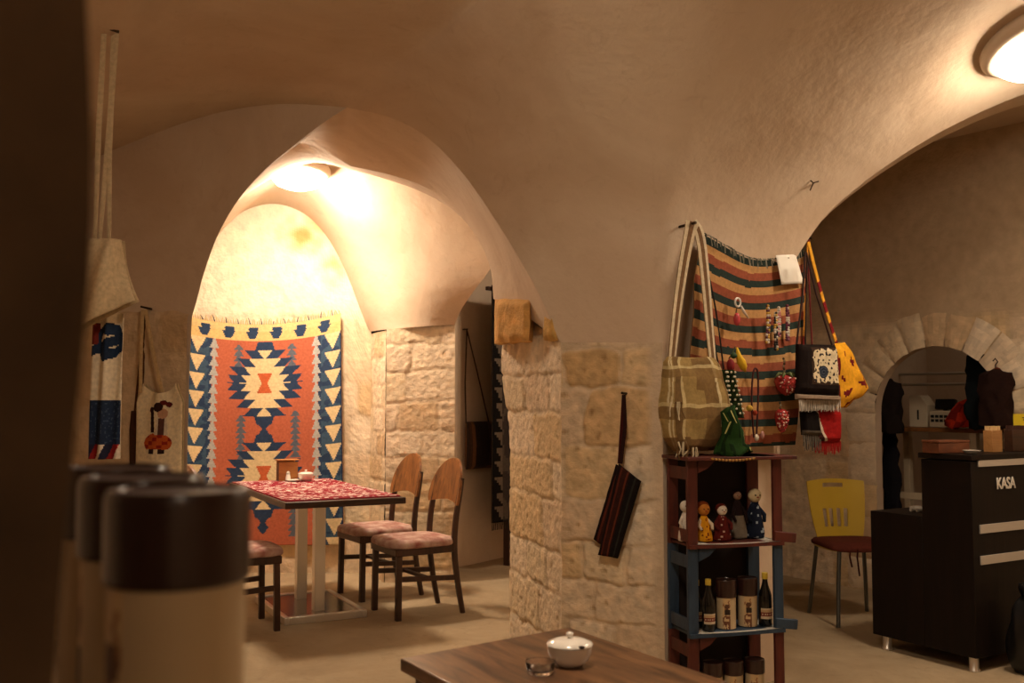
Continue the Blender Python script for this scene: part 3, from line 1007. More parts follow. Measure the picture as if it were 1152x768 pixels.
for i in range(64):
    u = (i + .5) / 64
    p = Vector(kil(u, 0)); L = .035 + .02 * R.random(); s_ = R.uniform(-.02, .02)
    m.tube([p, p + Vector((s_ * .4, -.008, L * .55)), p + Vector((s_, -.014, L * (.95 if i % 7 else .6)))], [.0045, .0035, .0015], 5, (210, 184, 130) if i % 5 else (60, 52, 50))
m.build('fringe', M_cloth, kh.root)

# ------------------------------------------------------------------ dining table and chairs in the niche
E1 = Vector((.89, .456, 0)).normalized(); E2 = Vector((-.456, .89, 0)).normalized()
tN = onz(321, 565, .745); tN.z = 0
TL, TW = 1.50, .70
tc_ = tN + E1 * (TW / 2) + E2 * (TL / 2)
rzT = math.atan2(E1.y, E1.x)
def tloc(px, py, z):
    p = onz(px, py, z) - Vector((tc_.x, tc_.y, 0)); return (p.dot(E1), p.dot(E2))
t = thing('dining_table', 'dark dining table on two steel columns in front of the kilim', 'table', (tc_.x, tc_.y, 0), rzT)
m = MB(); m.box((0, 0, .724), (TW, TL, .036)); m.build('tabletop', M_dark_wood, t, bevel=.004)
for k, yy in enumerate((-.2, .2)):
    m = MB(); m.box((0, yy, .36), (.065, .065, .69)); m.build('column', M_chrome, t, bevel=.004)
m = MB(); m.box((0, 0, .03), (.47, .72, .012)); m.build('base_plate', M_base_steel, t, bevel=.003)
m = MB()
for sx in (-1, 1): m.box((sx * .235, 0, .022), (.03, .75, .044))
for sy in (-1, 1): m.box((0, sy * .36, .022), (.44, .03, .044))
m.build('base_frame', M_chrome, t, bevel=.004)
m = MB()
for sy in (-1, 1): m.box((0, sy * .2, .70), (.3, .12, .012))
m.build('mounting_plate', M_leg_metal, t)
# rag-woven runner
def runner_col(u, v):
    k = int(v * 74); rr = random.Random(k * 13 + 5)
    base = ((128, 32, 46), (146, 44, 58), (190, 140, 138), (136, 38, 52), (112, 26, 40))[rr.randrange(5)]
    n = noise.noise(Vector((u * 20 + k * 3.7, k * 1.3, 2)))
    if n > .25: base = (226, 208, 200)
    elif n < -.28: base = (146, 20, 40)
    return base
m = MB()
m.sheet(lambda u, v: (-.352 + .704 * u, .004 * math.sin(v * 60), 0), .0001, 2, 2)
m = MB()
def run(u, v):
    x, y = -.335 + .668 * u, -.70 + 1.42 * v
    return Vector((x + .006 * noise.noise(Vector((v * 20, 1, 0))), y, .7425 + .007 + .002 * math.sin(v * 74 * math.pi * 2) + .002 * noise.noise(Vector((u * 20, v * 20, 0)))))
N_ = 148
top = []
m.grid(run, 90, N_, runner_col)
edge = [run(0, i / 30) for i in range(30)] + [run(i / 30, 1) for i in range(30)] + [run(1, 1 - i / 30) for i in range(30)] + [run(1 - i / 30, 0) for i in range(30)]
m.rings([edge, [Vector((p.x, p.y, .7425)) for p in edge]], (180, 60, 74), caps=False)
o = m.build('table_runner', M_cloth, smooth=60, loc=(tc_.x, tc_.y, 0), rz=rzT)
tag(o, 'red, pink and white rag-woven cloth lying on the dining table', 'tablecloth')

def onT(px, py): # point on the runner
    p = onz(px, py, .752); return Vector((p.x, p.y, .752))
def sugar_bowl(loc, rz, s_, label, notch=True):
    t = thing('sugar_bowl', label, 'sugar bowl', loc, rz)
    m = MB(); m.lathe([(.026 * s_, 0), (.03 * s_, .003 * s_), (.042 * s_, .012 * s_), (.05 * s_, .03 * s_), (.052 * s_, .045 * s_), (.050 * s_, .046 * s_), (.046 * s_, .03 * s_), (.03 * s_, .012 * s_), (.003, .01 * s_)], 40)
    m.build('bowl', M_porcelain, t, smooth=60)
    m = MB(); m.lathe([(.0495 * s_, .0462 * s_), (.053 * s_, .0475 * s_), (.052 * s_, .051 * s_), (.035 * s_, .058 * s_), (.012 * s_, .061 * s_), (.006 * s_, .0615 * s_)], 40)
    l = m.build('lid', M_porcelain, t, smooth=60)
    m = MB(); m.lathe([(.006 * s_, .061 * s_), (.0055 * s_, .065 * s_), (.0088 * s_, .069 * s_), (.0085 * s_, .073 * s_), (.004 * s_, .0755 * s_), (.001, .076 * s_)], 20)
    m.build('knob', M_porcelain, l, smooth=60)
    if notch:
        m = MB(); m.ball((.012 * s_, -.0475 * s_, .0505 * s_), (.0085 * s_, .0062 * s_, .0035 * s_), 14, 8)
        m.build('spoon_slot', plain('dark_slot', (40, 24, 16), rough=.8), l, smooth=180)
    return t
sugar_bowl(onT(344, 540.5), 0, 1.0, 'small white lidded bowl on the red and white table cloth', notch=False)
t = thing('salt_shaker', 'small white salt shaker beside the lidded bowl on the red and white cloth', 'shaker', onT(324, 540.5), 0)
m = MB(); m.lathe([(.016, 0), (.019, .004), (.018, .02), (.013, .04), (.012, .045)], 24); m.build('shaker_body', M_porcelain, t, smooth=60)
m = MB(); m.lathe([(.0125, .044), (.013, .05), (.010, .06), (.004, .064), (.001, .065)], 24); m.build('shaker_cap', M_silver, t, smooth=60)
t = thing('small_plate', 'little white dish under the salt shaker', 'dish', onT(330, 541), 0)
m = MB(); m.lathe([(.02, 0), (.035, .003), (.052, .009), (.053, .011), (.035, .006), (.002, .004)], 32); m.build('dish', M_porcelain, t, smooth=60)
t.location.z -= .0005
pn = onT(327, 541)
t = thing('napkin_box', 'upright light wooden napkin box standing behind the white bowl and shaker', 'napkin box', pn + E2 * .1 + Vector((0,0,-.003)), rzT)
wv = wood_mat('honey_wood', (150, 92, 42), (186, 124, 62), stretch=(2, 8, 8))
m = MB(); m.box((0, .035, .07), (.13, .008, .14)); m.build('back_panel', wv, t, bevel=.002)
m = MB(); m.box((0, -.035, .065), (.13, .008, .13)); m.build('front_panel', wv, t, bevel=.002)
for sx in (-1, 1):
    m = MB(); m.box((sx * .061, 0, .06), (.008, .062, .12)); m.build('side_panel', wood_mat('dark_edge_wood', (70, 40, 20), (92, 54, 28)), t, bevel=.002)
m = MB(); m.box((0, 0, .142), (.15, .09, .008)); m.build('top_board', wv, t, bevel=.002)

def cushion_col(u, v):
    n = noise.noise(Vector((u * 11, v * 9, 3))); n2 = noise.noise(Vector((u * 17, v * 15, 8)))
    if n > .25: return (150, 82, 78)
    if n2 > .3: return (112, 104, 96)
    if n < -.38: return (128, 78, 66)
    return (206, 178, 164)
def dining_chair(loc, rz, label):
    """faces +x"""
    t = thing('dining_chair', label, 'chair', loc, rz, 'wooden chairs round the niche table')
    # seat pan + padded cushion
    m = MB(); m.flat([(.21, -.20), (.215, .20), (-.19, .185), (-.19, -.185)], .375, .42); m.build('seat_frame', M_chair_frame, t, bevel=.006)
    m = MB()
    def cu(a, r):
        ca, sa = math.cos(a), math.sin(a)
        x = math.copysign(abs(ca) ** .42, ca) * .225; y = math.copysign(abs(sa) ** .42, sa) * (.208 + .012 * ca)
        return x * r + .012, y * r
    rg = []
    for (r, z) in ((.96, .418), (1.0, .428), (1.0, .445), (.95, .46), (.8, .468), (.5, .472), (.2, .473)):
        rg.append([Vector((*cu(2 * math.pi * k / 40, r), z)) for k in range(40)])
    m.rings(rg)
    m.build('seat_cushion', M_floral, t, smooth=60)
    for sy in (-1, 1):
        m = MB(); m.beam((.185, sy * .175, .38), (.19, sy * .178, 0), .034, .034); m.build('leg', M_chair_frame, t, bevel=.004)
        m = MB()
        pts = [(-.245, sy * .17, 0), (-.205, sy * .172, .2), (-.18, sy * .174, .40), (-.192, sy * .176, .58), (-.225, sy * .172, .74), (-.238, sy * .168, .82)]
        pts = smooth_curve(pts, 2)
        m.strap(pts, lambda u: .036 - .008 * abs(u - .45) * 2, .026, (1, 0, 0)); m.build('leg', M_chair_frame, t, smooth=40)
        m = MB(); m.beam((.18, sy * .176, .24), (-.2, sy * .172, .22), .02, .03, (0, 1, 0)); m.build('stretcher', M_chair_frame, t, bevel=.003)
    m = MB(); m.beam((-.01, -.17, .23), (-.01, .17, .23), .03, .02); m.build('stretcher', M_chair_frame, t, bevel=.003)
    # rounded bent plywood back
    m = MB(); rg = []
    NN = 28
    outl = []
    for k in range(NN + 1):
        a = math.pi * k / NN
        outl.append((-math.cos(a) * .205, .68 + .255 * math.sin(a) ** .9))
    outl += [(.195, .655), (.10, .672), (0, .68), (-.10, .672), (-.195, .655)]
    def bk(y, z, d):
        return (-.205 - .05 * (z - .66) / .27 - .035 * (1 - (y / .205) ** 2) + .006 + d, y, z)
    n = len(outl)
    cen = (0, .79)
    fr = []
    for d in (.0, .016):
        for r in (1.0, .75, .5, .25):
            fr.append([Vector(bk(cen[0] + (p[0] - cen[0]) * r, cen[1] + (p[1] - cen[1]) * r, d)) for p in outl])
    order = fr[3::-1][:4] if False else [fr[3], fr[2], fr[1], fr[0], fr[4], fr[5], fr[6], fr[7]]
    m.rings(order); m.build('backrest', M_chair_wood, t, smooth=50)
    return t
rzC = math.atan2(-.51, -.86)
c1 = Vector((-.60, 6.21, 0))
ch = dining_chair(c1, rzC, 'wooden chair with rounded back at the near right of the niche table')
c2 = c1 + E2 * .60 + Vector((-.03, .02, 0))
dup(ch, c2, rzC + .03, 'wooden chair with rounded back, the farther one at the right of the niche table')
c3 = Vector((-1.58, 5.78, 0))
dup(ch, c3, math.atan2(.51, .86) - .05, 'wooden chair with floral seat at the left of the niche table')

# ------------------------------------------------------------------ beyond the niche: bag and hanging rug
b = Hang(W5, 523, 371, 'shoulder_bag', 'dark woven bag on a long cord, hung on the plain wall behind the chairs', 'bag', off=.02)
m = MB(); m.tube([b.p3(523, 371, .02), b.p3(521, 430, .02), b.p3(521, 480, .03)], .006, 6, (70, 48, 34)); m.tube([b.p3(523, 371, .02), b.p3(535, 420, .02), b.p3(547, 477, .03)], .006, 6, (70, 48, 34))
m.build('shoulder_strap', M_cloth, b.root)
def stripes(cols, n):
    return lambda u, v: cols[int(((v * 2) % 1) * n) % len(cols)]
xl, xr = b.x(520, 500), b.x(551, 500); z0, z1 = b.l(530, 474)[1], b.l(530, 527)[1]
m = MB(); m.puff([(z0, xl + .01, xr - .01, .02, -.03), (z0 - .03, xl, xr, .05, -.04), ((z0 + z1) / 2, xl, xr, .07, -.045), (z1 + .03, xl, xr + .005, .06, -.04), (z1, xl + .01, xr - .01, .025, -.03)], 40, 4,
    lambda u, v: ((66, 50, 42), (84, 60, 46), (124, 84, 56), (58, 46, 40))[int(v * 22) % 4]); m.build('bag_body', M_cloth, b.root, smooth=60)
m = MB(); m.lathe([(.004, -.012), (.009, -.008), (.009, .0), (.003, .003)], 10, (0, 0, 0)); 
m = MB(); m.tube([(0, .03, .004), (0, -.03, .006)], .005, 6); m.build('nail', M_nail, b.root)

rk = thing('rug_rack', 'wooden post of a rack carrying the dark rug beyond the niche', 'rack', P(571, 632, 7.95) * 1, W5.rot)
rk.location.z = 0
m = MB(); m.box((0, 0, 1.08), (.05, .05, 2.16)); m.build('post', M_chair_frame, rk, bevel=.004)
m = MB(); m.box((.62, 0, 1.08), (.05, .05, 2.16)); m.build('post', M_chair_frame, rk, bevel=.004)
m = MB(); m.beam((-.32, -.03, 2.165), (.72, -.03, 2.165), .03, .03, (0, 1, 0)); m.build('rail', M_chair_frame, rk, bevel=.004)
def dark_rug(u, v):
    if u < .13 or u > .87:
        return (22, 19, 18) if ((v * 16) % 1) * .1 + .03 > min(u, 1 - u) else (104, 92, 80)
    n = noise.noise(Vector((u * 6, v * 10, 4)))
    if abs(u - .5) < .2 and n > .05: return (96, 34, 34)
    return (62, 54, 50) if n > -.2 else (84, 74, 66)
hr = thing('hanging_rug', 'long dark rug with zigzag edge hanging beyond the pillar', 'rug', rk.location + Vector((0, 0, 2.18)), W5.rot)
m = MB(); m.sheet(lambda u, v: (-.29 + .9 * u, -.065 - .02 * math.sin(u * 9) * v, .012 - 1.83 * v), .012, 40, 90, dark_rug, back=(60, 52, 48)); m.build('rug_body', M_cloth, hr, smooth=180)
m = MB()
for i in range(40): m.tube([(-.285 + .89 * i / 39, -.06, -1.815), (-.285 + .89 * i / 39 + R.uniform(-.01, .01), -.06, -1.875)], .004, 5, (70, 62, 56))
m.build('fringe', M_cloth, hr)

# ------------------------------------------------------------------ left: bags by the arch
b = Hang(W1, 166, 347, 'tote_bag', 'cream tote bag printed with a figure in an orange skirt, hung left of the kilim', 'bag', off=.03)
zt, zb = b.l(180, 438)[1], b.l(180, 548)[1]
def tote_col(u, v):
    # printed folk figure on the front
    return None
X = lambda px: b.x(px, 490)
Zp = lambda py: b.l(180, py)[1]
def tote_print(x, z):
    px = 157 + (x - X(157)) / (X(207) - X(157)) * 50
    py = 438 + (z - zt) / (zb - zt) * 110
    dx, dy = px - 186, py - 463
    base = (236, 220, 186)
    if math.hypot(px - 184, (py - 458)) < 5.2 and px < 189 or (abs(px - 178 - (py - 470) * .1) < 2.4 and 458 < py < 486): return (52, 32, 28)
    if (px - 176) ** 2 + (py - 461) ** 2 < 8 or (px - 194) ** 2 + (py - 455) ** 2 < 9 or (px - 189) ** 2 + (py - 453) ** 2 < 9: return (92, 30, 30)
    if math.hypot(px - 189, (py - 465) * .8) < 4.6: return (196, 150, 120)
    if 470 < py < 489 and abs(px - 188.5) < 4 + (py - 470) * .12: return (210, 196, 176) if abs(px - 188.5) > 3 else (90, 60, 54)
    if 487 < py < 505:
        if ((px - 184) / 15) ** 2 + ((py - 498) / 11) ** 2 < 1: return (196, 92, 42) if (int(py) // 4 + int(px) // 5) % 3 else (150, 44, 30)
    if 505 <= py < 510 and (abs(px - 179) < 3 or abs(px - 190) < 3): return (52, 34, 30)
    return base
m = MB()
def tote(u, v):
    wl = X(164) * (1 - sstep(0, .2, v)) + X(157) * sstep(0, .2, v); wr = X(200) * (1 - sstep(0, .2, v)) + X(207.5) * sstep(0, .2, v)
    x = wl + (wr - wl) * u
    z = zt + (zb - zt) * v - .02 * math.sin(math.pi * u) * (1 - v) + .03 * (abs(u - .5) * 2) ** 3 * (1 - v)
    y = -.02 - .055 * math.sin(math.pi * u) ** .6 * (.25 + .75 * v) - .012 * math.sin(u * 11 + 2) * (1 - v)
    return (x, y, z)
def ttc(u, v):
    p = tote(u, v); return tote_print(p[0], p[2])
m.sheet(tote, .006, 90, 120, ttc, back=(214, 194, 156))
m.sheet(lambda u, v: (tote(u, v)[0], -.008, tote(u, v)[2]), .004, 12, 12, (206, 188, 150))
m.build('bag_body', M_cloth, b.root, smooth=60)
for (a, c) in (((165, 349), (164, 442)), ((168, 349), (188, 441))):
    m = MB(); m.strap([b.p3(*a, .03), b.p3((a[0] + c[0]) / 2, (a[1] + c[1]) / 2, .04), b.p3(*c, .04)], .022, .005, (1, 0, 0), (206, 178, 134)); m.build('handle', M_cloth, b.root, smooth=60)
m = MB(); m.tube([(0, .03, 0), (0, -.05, .006)], .006, 6); m.build('nail', M_nail, b.root)

b2 = Hang(W1, 163, 349, 'shoulder_bag', 'narrow dark brown bag on braided straps, half behind the cream tote', 'bag', off=.012)
m = MB()
m.tube([b2.p3(163, 350, .004), b2.p3(157, 420, .006), b2.p3(152, 470, .006)], .006, 6, (92, 60, 38)); m.tube([b2.p3(164, 350, .004), b2.p3(162, 420, .004), b2.p3(159, 470, .006)], .006, 6, (92, 60, 38))
m.build('shoulder_strap', M_cloth, b2.root)
x0, x1 = b2.x(148, 500), b2.x(165, 500); z0, z1 = b2.l(155, 462)[1], b2.l(155, 540)[1]
m = MB(); m.puff([(z0, x0, x1, .01, -.008), (z0 - .1, x0 - .005, x1, .018, -.01), (z1, x0, x1, .012, -.008)], 24, 4, lambda u, v: ((74, 48, 34), (96, 62, 40))[int(u * 9) % 2]); m.build('bag_body', M_cloth, b2.root, smooth=60)

# bag and textile hung from the vault, nearer the viewer
hp, hn = ceil_hit(124, 36)
DB = hp.y
WF = Wall((hp.x - 1, DB), (hp.x + 1, DB))
b3 = Hang(WF, 124, 36, 'cloth_bag', 'cream cloth bag on a very long strap hanging from the vault at left', 'bag')
LINEN = (206, 184, 148)
for (a, mm_, c) in (((117, 38), (112, 150), (108, 274)), ((131, 38), (122, 170), (113, 274)), ((128, 40), (124, 170), (124, 272))):
    m = MB(); m.strap([b3.p3(*a), b3.p3(*mm_, .01), b3.p3(*c, .01)], .022, .005, lambda u: (1, .8 * math.sin(u * 5), 0), LINEN); m.build('strap', M_cloth, b3.root, smooth=60)
m = MB()
TLq, TRq, RRq, BLq = b3.l(98, 270), b3.l(137, 270), b3.l(153, 338), b3.l(86, 372)
def wedge(u, v):
    a = Vector((TLq[0], 0, TLq[1])).lerp(Vector((TRq[0], 0, TRq[1])), u)
    c = Vector((BLq[0], 0, BLq[1])).lerp(Vector((RRq[0], 0, RRq[1])), u)
    p = a.lerp(c, v)
    if u > .5: p.x += .03 * (u - .5) * math.sin(math.pi * v) * -1
    d = .07 * math.sin(math.pi * u) ** .7 * (.3 + .7 * math.sin(math.pi * min(1, v * .6 + .2)))
    p.y = -d - .012 * math.sin(u * 9 + v * 5)
    return p
m.sheet(wedge, .005, 30, 30, LINEN); m.sheet(lambda u, v: Vector((wedge(u, v).x, .03, wedge(u, v).z)), .005, 12, 12, (192, 170, 134))
m.build('bag_body', M_cloth, b3.root, smooth=180)
m = MB(); m.tube([b3.p3(116, 36, .0), b3.p3(124, 34, .02), b3.p3(134, 36, 0)], .006, 6); m.tube([b3.p3(124, 34, .01), hp - b3.o - hn * .05], .006, 6); m.build('hook', M_nail, b3.root)
WF2 = Wall((hp.x - 1, DB + .12), (hp.x + 1, DB + .12))
b4 = Hang(WF2, 122, 352, 'hanging_textile', 'white and navy textile with red trim hanging below the cream cloth bag', 'textile')
def tx_col(u, v):
    if v < .34 and v > .07:
        k = math.hypot((u - .62) * 1.0, (v - .2) * 3.2)
        if .2 < k + .12 * noise.noise(Vector((u * 4, v * 14, 5))) < .4 or abs(v - .27 + .1 * u) < .035: return (36, 50, 74)
        if u < .3 and v < .22: return (120, 46, 40)
    if v < .6: return (222, 206, 178)
    if v < .9: return (38, 50, 74) if noise.noise(Vector((u * 30, v * 60, 1))) < .35 else (64, 78, 100)
    return ((150, 40, 38), (216, 200, 180), (40, 40, 60))[int((u * 5 + v * 9)) % 3]
xl, xr = b4.x(103, 430), b4.x(138, 430); zt, zb = b4.l(120, 352)[1], b4.l(120, 516)[1]
m = MB(); m.sheet(lambda u, v: (xl + (xr - xl) * u, -.035 * math.sin(math.pi * u) - .015 * math.sin(u * 13 + v * 2), zt + (zb - zt) * v), .006, 40, 110, tx_col, back=(200, 186, 160)); m.build('cloth_panel', M_cloth, b4.root, smooth=180)
m = MB(); m.tube([b4.p3(120, 354, .01), b4.p3(119, 300, -.02), b4.p3(122, 40, -.05)], .004, 6, (150, 120, 84)); m.build('cord', M_cloth, b4.root)

# ------------------------------------------------------------------ coffee canisters in the foreground and the stand under them
CH = .262; ZB = P(204, 555, .75).z - CH + .004
t = thing('display_stand', 'dark wooden stand below the frame under the foreground canisters', 'stand', (-.43, .87, 0))
m = MB(); m.box((.0, 0, ZB - .0125), (.58, .46, .025)); m.build('top_board', M_dark_wood, t, bevel=.003)
for sx in (-1, 1):
    for sy in (-1, 1):
        m = MB(); m.box((sx * .26, sy * .2, (ZB - .025) / 2), (.04, .04, ZB - .025)); m.build('leg', M_dark_wood, t, bevel=.003)
M_can = attr_mat('canister_label', rough=.5, bump=0, vary=.06, vscale=9, spec=.4)
def canister(loc, rz, r, h, label, group, frac=.64):
    t = thing('canister', label, 'canister', loc, rz, group)
    hb = h * frac if h < .25 else h - .066
    def lab(u, v):
        a = v  # 0..1 around
        z = u
        if .60 < a < .72 or .1 < a < .22:
            aa = (a - .60) / .12 if a > .5 else (a - .1) / .12
            n = noise.noise(Vector((aa * 4, z * 9, 1)))
            if .42 < z < .60 and aa > .25: return (44, 28, 22)
            if .62 < z < .78 and math.hypot((aa - .6) * 1.2, (z - .7) * 5) < .42: return (92, 58, 38)
            if z < .4: return (116, 70, 48) if n > -.1 else (214, 186, 140)
            if .22 < aa < .26: return (120, 86, 54)
            return (206, 176, 130) if n < .2 else (150, 106, 70)
        return (196, 174, 138)
    m = MB(); n = 96; rg = []
    for k in range(25):
        z = hb * k / 24
        rg.append([Vector((r * .93 * math.cos(2 * math.pi * q / n), r * .93 * math.sin(2 * math.pi * q / n), z)) for q in range(n)])
    m.rings(rg, lab); m.build('can_body', M_can, t, smooth=60)
    m = MB(); m.lathe([(r * .935, hb * .99), (r * .99, hb), (r, hb + .004), (r, h * .965), (r * .985, h * .985), (r * .95, h), (r * .90, h), (r * .87, h * .988), (r * .3, h * .986), (.002, h * .986)], 64)
    m.build('lid', M_lid, t, smooth=50)
    return t
r1 = 78.5 / F * .75
def cpos(px, D): return Vector(((px - CX) / F * D, D, ZB))
canister(cpos(204, .75), math.radians(-22), r1, CH, 'big cream canister with dark brown lid, nearest of the blurred foreground row', 'blurred foreground canisters')
canister(cpos(163, .875), math.radians(-40), r1, CH, 'cream canister with dark brown lid, middle of the blurred foreground row', 'blurred foreground canisters')
canister(cpos(134, 1.0), math.radians(-50), r1, CH, 'cream canister with dark brown lid, farthest of the blurred foreground row', 'blurred foreground canisters')

# ------------------------------------------------------------------ foreground table
zt = .70
Bq, Aq, Cq = onz(640, 705, zt), onz(450, 740, zt), onz(816, 765, zt)
ex = (Cq - Bq).normalized(); ey = Vector((-ex.y, ex.x, 0))
if (Aq - Bq).dot(ey) < 0: ey = -ey
wy = (Aq - Bq).length; wx = max(.60, (Cq - Bq).length)
cen = Bq + ex * wx / 2 + (Aq - Bq) / 2; cen.z = 0
rzF = math.atan2(ex.y, ex.x)
t = thing('cafe_table', 'dark walnut table in the foreground, its corner towards the pillar', 'table', cen, rzF)
lc = lambda p: ((p - cen).dot(Vector((ex.x, ex.y, 0))), (p - cen).dot(Vector((-ex.y, ex.x, 0))))
pa, pb = lc(Aq), lc(Bq); pc = lc(Bq + ex * wx); pd = lc(Aq + ex * wx)
m = MB(); m.flat([pb, pa, pd, pc], zt - .03, zt); m.build('tabletop', M_table, t, bevel=.004)
m = MB()
ins = [tuple(v * .9 for v in p) for p in (pb, pa, pd, pc)]
m.flat(ins, zt - .075, zt - .031); m.build('apron', M_dark_wood, t, bevel=.003)
for p in (pa, pb, pc, pd):
    m = MB(); m.box((p[0] * .86, p[1] * .86, (zt - .075) / 2), (.05, .05, zt - .075)); m.build('leg', M_dark_wood, t, bevel=.004)
sb = onz(641, 748, zt)
sugar_bowl(sb, .25, .99, 'white lidded sugar bowl with spoon slot on the foreground table')
t = thing('glass_ashtray', 'small clear glass ashtray beside the sugar bowl on the foreground table', 'ashtray', onz(608, 757, zt), 0)
m = MB(); m.lathe([(.02, 0), (.027, .001), (.031, .01), (.0335, .024), (.033, .0265), (.030, .026), (.0265, .012), (.022, .007), (.002, .006)], 40); m.build('dish', M_glass, t, smooth=50)
for k in range(3):
    m = MB(); a = k * 2.09 + .4; m.box((math.cos(a) * .0325, math.sin(a) * .0325, .026), (.007, .007, .005), Matrix.Rotation(a, 3, 'Z'))
    m.build('rest', M_glass, t, bevel=.001)

# ------------------------------------------------------------------ pier: clutch bag
b = Hang(WAB, 703, 444, 'clutch_bag', 'dark striped clutch hanging by its wrist strap from the stone pillar', 'bag', off=.03)
m = MB()
m.strap([b.p3(703, 444, .012), b.p3(702, 470, .016), b.p3(699, 521, .02)], .016, .006, (1, 0, 0), (64, 26, 24))
m.strap([b.p3(704, 444, .02), b.p3(706, 480, .024), b.p3(701, 521, .024)], .016, .006, (1, 0, 0), (46, 26, 24))
m.build('wrist_strap', M_cloth, b.root, smooth=60)
def quad_bag(b, q, th, out, colf, name='bag_body', nu=40, nv=50, mat=None):
    """padded pouch filling the pixel quad tl,tr,br,bl"""
    tl, tr, br_, bl = [Vector((b.l(*p)[0], 0, b.l(*p)[1])) for p in q]
    m = MB()
    def front(u, v):
        p = tl.lerp(tr, u).lerp(bl.lerp(br_, u), v)
        e = (min(1, 8 * min(u, 1 - u)) ** .5) * (min(1, 8 * min(v, 1 - v)) ** .5)
        p.y = -out - th * (.3 + .7 * e) - .004 * noise.noise(p * 25)
        return p
    fr = [front(i / nu, j / nv) for j in range(nv + 1) for i in range(nu + 1)]
    bk = [Vector((p.x, -out, p.z)) for p in fr]
    N = len(fr); fs = []; cs = []
    for j in range(nv):
        for i in range(nu):
            a = j * (nu + 1) + i; c = colf((i + .5) / nu, (j + .5) / nv)
            fs.append((a, a + 1, a + nu + 2, a + nu + 1)); cs.append(c)
            fs.append((N + a, N + a + nu + 1, N + a + nu + 2, N + a + 1)); cs.append(c)
    ed = [i for i in range(nu + 1)] + [j * (nu + 1) + nu for j in range(1, nv + 1)] + [nv * (nu + 1) + i for i in range(nu - 1, -1, -1)] + [j * (nu + 1) for j in range(nv - 1, 0, -1)]
    for k in range(len(ed)):
        a, c = ed[k], ed[(k + 1) % len(ed)]
        fs.append((a, c, N + c, N + a)); cs.append(colf(.02, .02))
    m.add(fr + bk, fs, lambda i: cs[i])
    return m.build(name, mat or M_cloth, b.root, smooth=60)
def cl_col(u, v):
    for lim, c in ((.16, (34, 22, 20)), (.22, (88, 40, 30)), (.42, (52, 28, 22)), (.5, (96, 46, 32)), (.58, (40, 24, 20)), (.74, (26, 22, 22)), (.82, (44, 42, 38)), (1.01, (28, 22, 20))):
        if u < lim: return c
quad_bag(b, ((694, 522), (722, 541), (695, 627), (669, 606)), .022, .004, cl_col)
quad_bag(b, ((699, 521), (724, 541), (698, 627), (676, 623)), .014, .024, cl_col, name='flap')
m = MB(); m.tube([(0, .05, .004), (0, -.03, .008)], .006, 6); m.build('nail', M_nail, b.root)

# ------------------------------------------------------------------ striped rug on the plastered face
rg_ = Hang(WBR, 786, 263, 'striped_rug', 'rug with green, ochre and rust stripes hung beside the stone pillar', 'rug', off=.055)
q = lambda px, py: Vector((rg_.l(px, py)[0], 0, rg_.l(px, py)[1]))
tl, tr, br_, bl = q(785, 264), q(906, 279), q(893, 500), q(771, 505)
ml = q(773, 320)
GREEN, OCHRE, RUST = (46, 58, 54), (188, 144, 94), (148, 82, 60)
def rug_pt(u, v):
    L = tl.lerp(ml, v / .25) if v < .25 else ml.lerp(bl, (v - .25) / .75)
    Rr = tr.lerp(br_, v)
    p = L.lerp(Rr, u)
    p.z -= .085 * math.sin(math.pi * u) * (1 - v) ** 1.2
    p.y = -.015 - .014 * math.sin(u * 8 + 1) - .012 * math.sin(u * 5 + v * 6) - .01 * noise.noise(Vector((u * 3, v * 4, 2)))
    return p
def rug_col(u, v):
    k = (v * 7.75 + .02 * noise.noise(Vector((u * 8, v * 4, 0)))) % 1
    if v < .035: return GREEN
    k = ((v - .035) * 8.1 + .0 + .03 * noise.noise(Vector((u * 9, v * 4, 0)))) % 1
    return OCHRE if k < .34 else (RUST if k < .69 else GREEN)
m = MB(); m.sheet(rug_pt, .006, 80, 160, rug_col, back=(120, 90, 60)); m.build('rug_body', M_cloth, rg_.root, smooth=180)
m = MB()
for i in range(46):
    u = (i + .5) / 46; p = rug_pt(u, 0); s_ = R.uniform(-.012, .012)
    m.tube([p + Vector((0, -.004, .006)), p + Vector((s_, -.016, .0)), p + Vector((s_ * 1.5, -.02, -R.uniform(.02, .045)))], [.003, .003, .0015], 5, (150, 146, 132) if i % 3 else (90, 92, 84))
m.build('fringe', M_cloth, rg_.root)
for (px, py) in ((787, 266), (905, 281)):
    m = MB(); p = rg_.p3(px, py, .03); m.tube([p + Vector((0, .09, 0)), p + Vector((0, -.01, 0))], .005, 6); m.build('nail', M_nail, rg_.root)
def ron(px, py, out=.045):
    return WBR.pt(px, py, .04 + out)
def small(name, label, cat, px, py, out=.06, group=None):
    h = Hang(WBR, px, py, name, label, cat, off=.04 + out, group=group)
    return h
def thread(h, pts, r, col, mat=None, name='cord', outs=0.0):
    m = MB(); m.tube([h.p3(*p, outs) for p in pts], r, 6, col); return m.build(name, mat or M_matte, h.root)
S = 5.0 / F   # metres per photograph pixel on the rug (about)
# paper note
h = small('paper_note', 'white sheet of paper pinned to the top right of the striped rug', 'paper', 887, 289, .05)
a, b_, c_, d_ = h.l(873, 287), h.l(895, 286), h.l(902, 319), h.l(877, 320)
m = MB(); m.sheet(lambda u, v: ((a[0] * (1 - u) + b_[0] * u) * (1 - v) + (d_[0] * (1 - u) + c_[0] * u) * v, -.012 * v - .004 * math.sin(u * 3), (a[1] * (1 - u) + b_[1] * u) * (1 - v) + (d_[1] * (1 - u) + c_[1] * u) * v), .001, 8, 10); m.build('sheet', M_paper, h.root, smooth=180)
m = MB(); m.ball((h.x(886, 290), -.006, h.l(886, 290)[1]), .004, 10, 6); m.build('pin', M_silver, h.root)
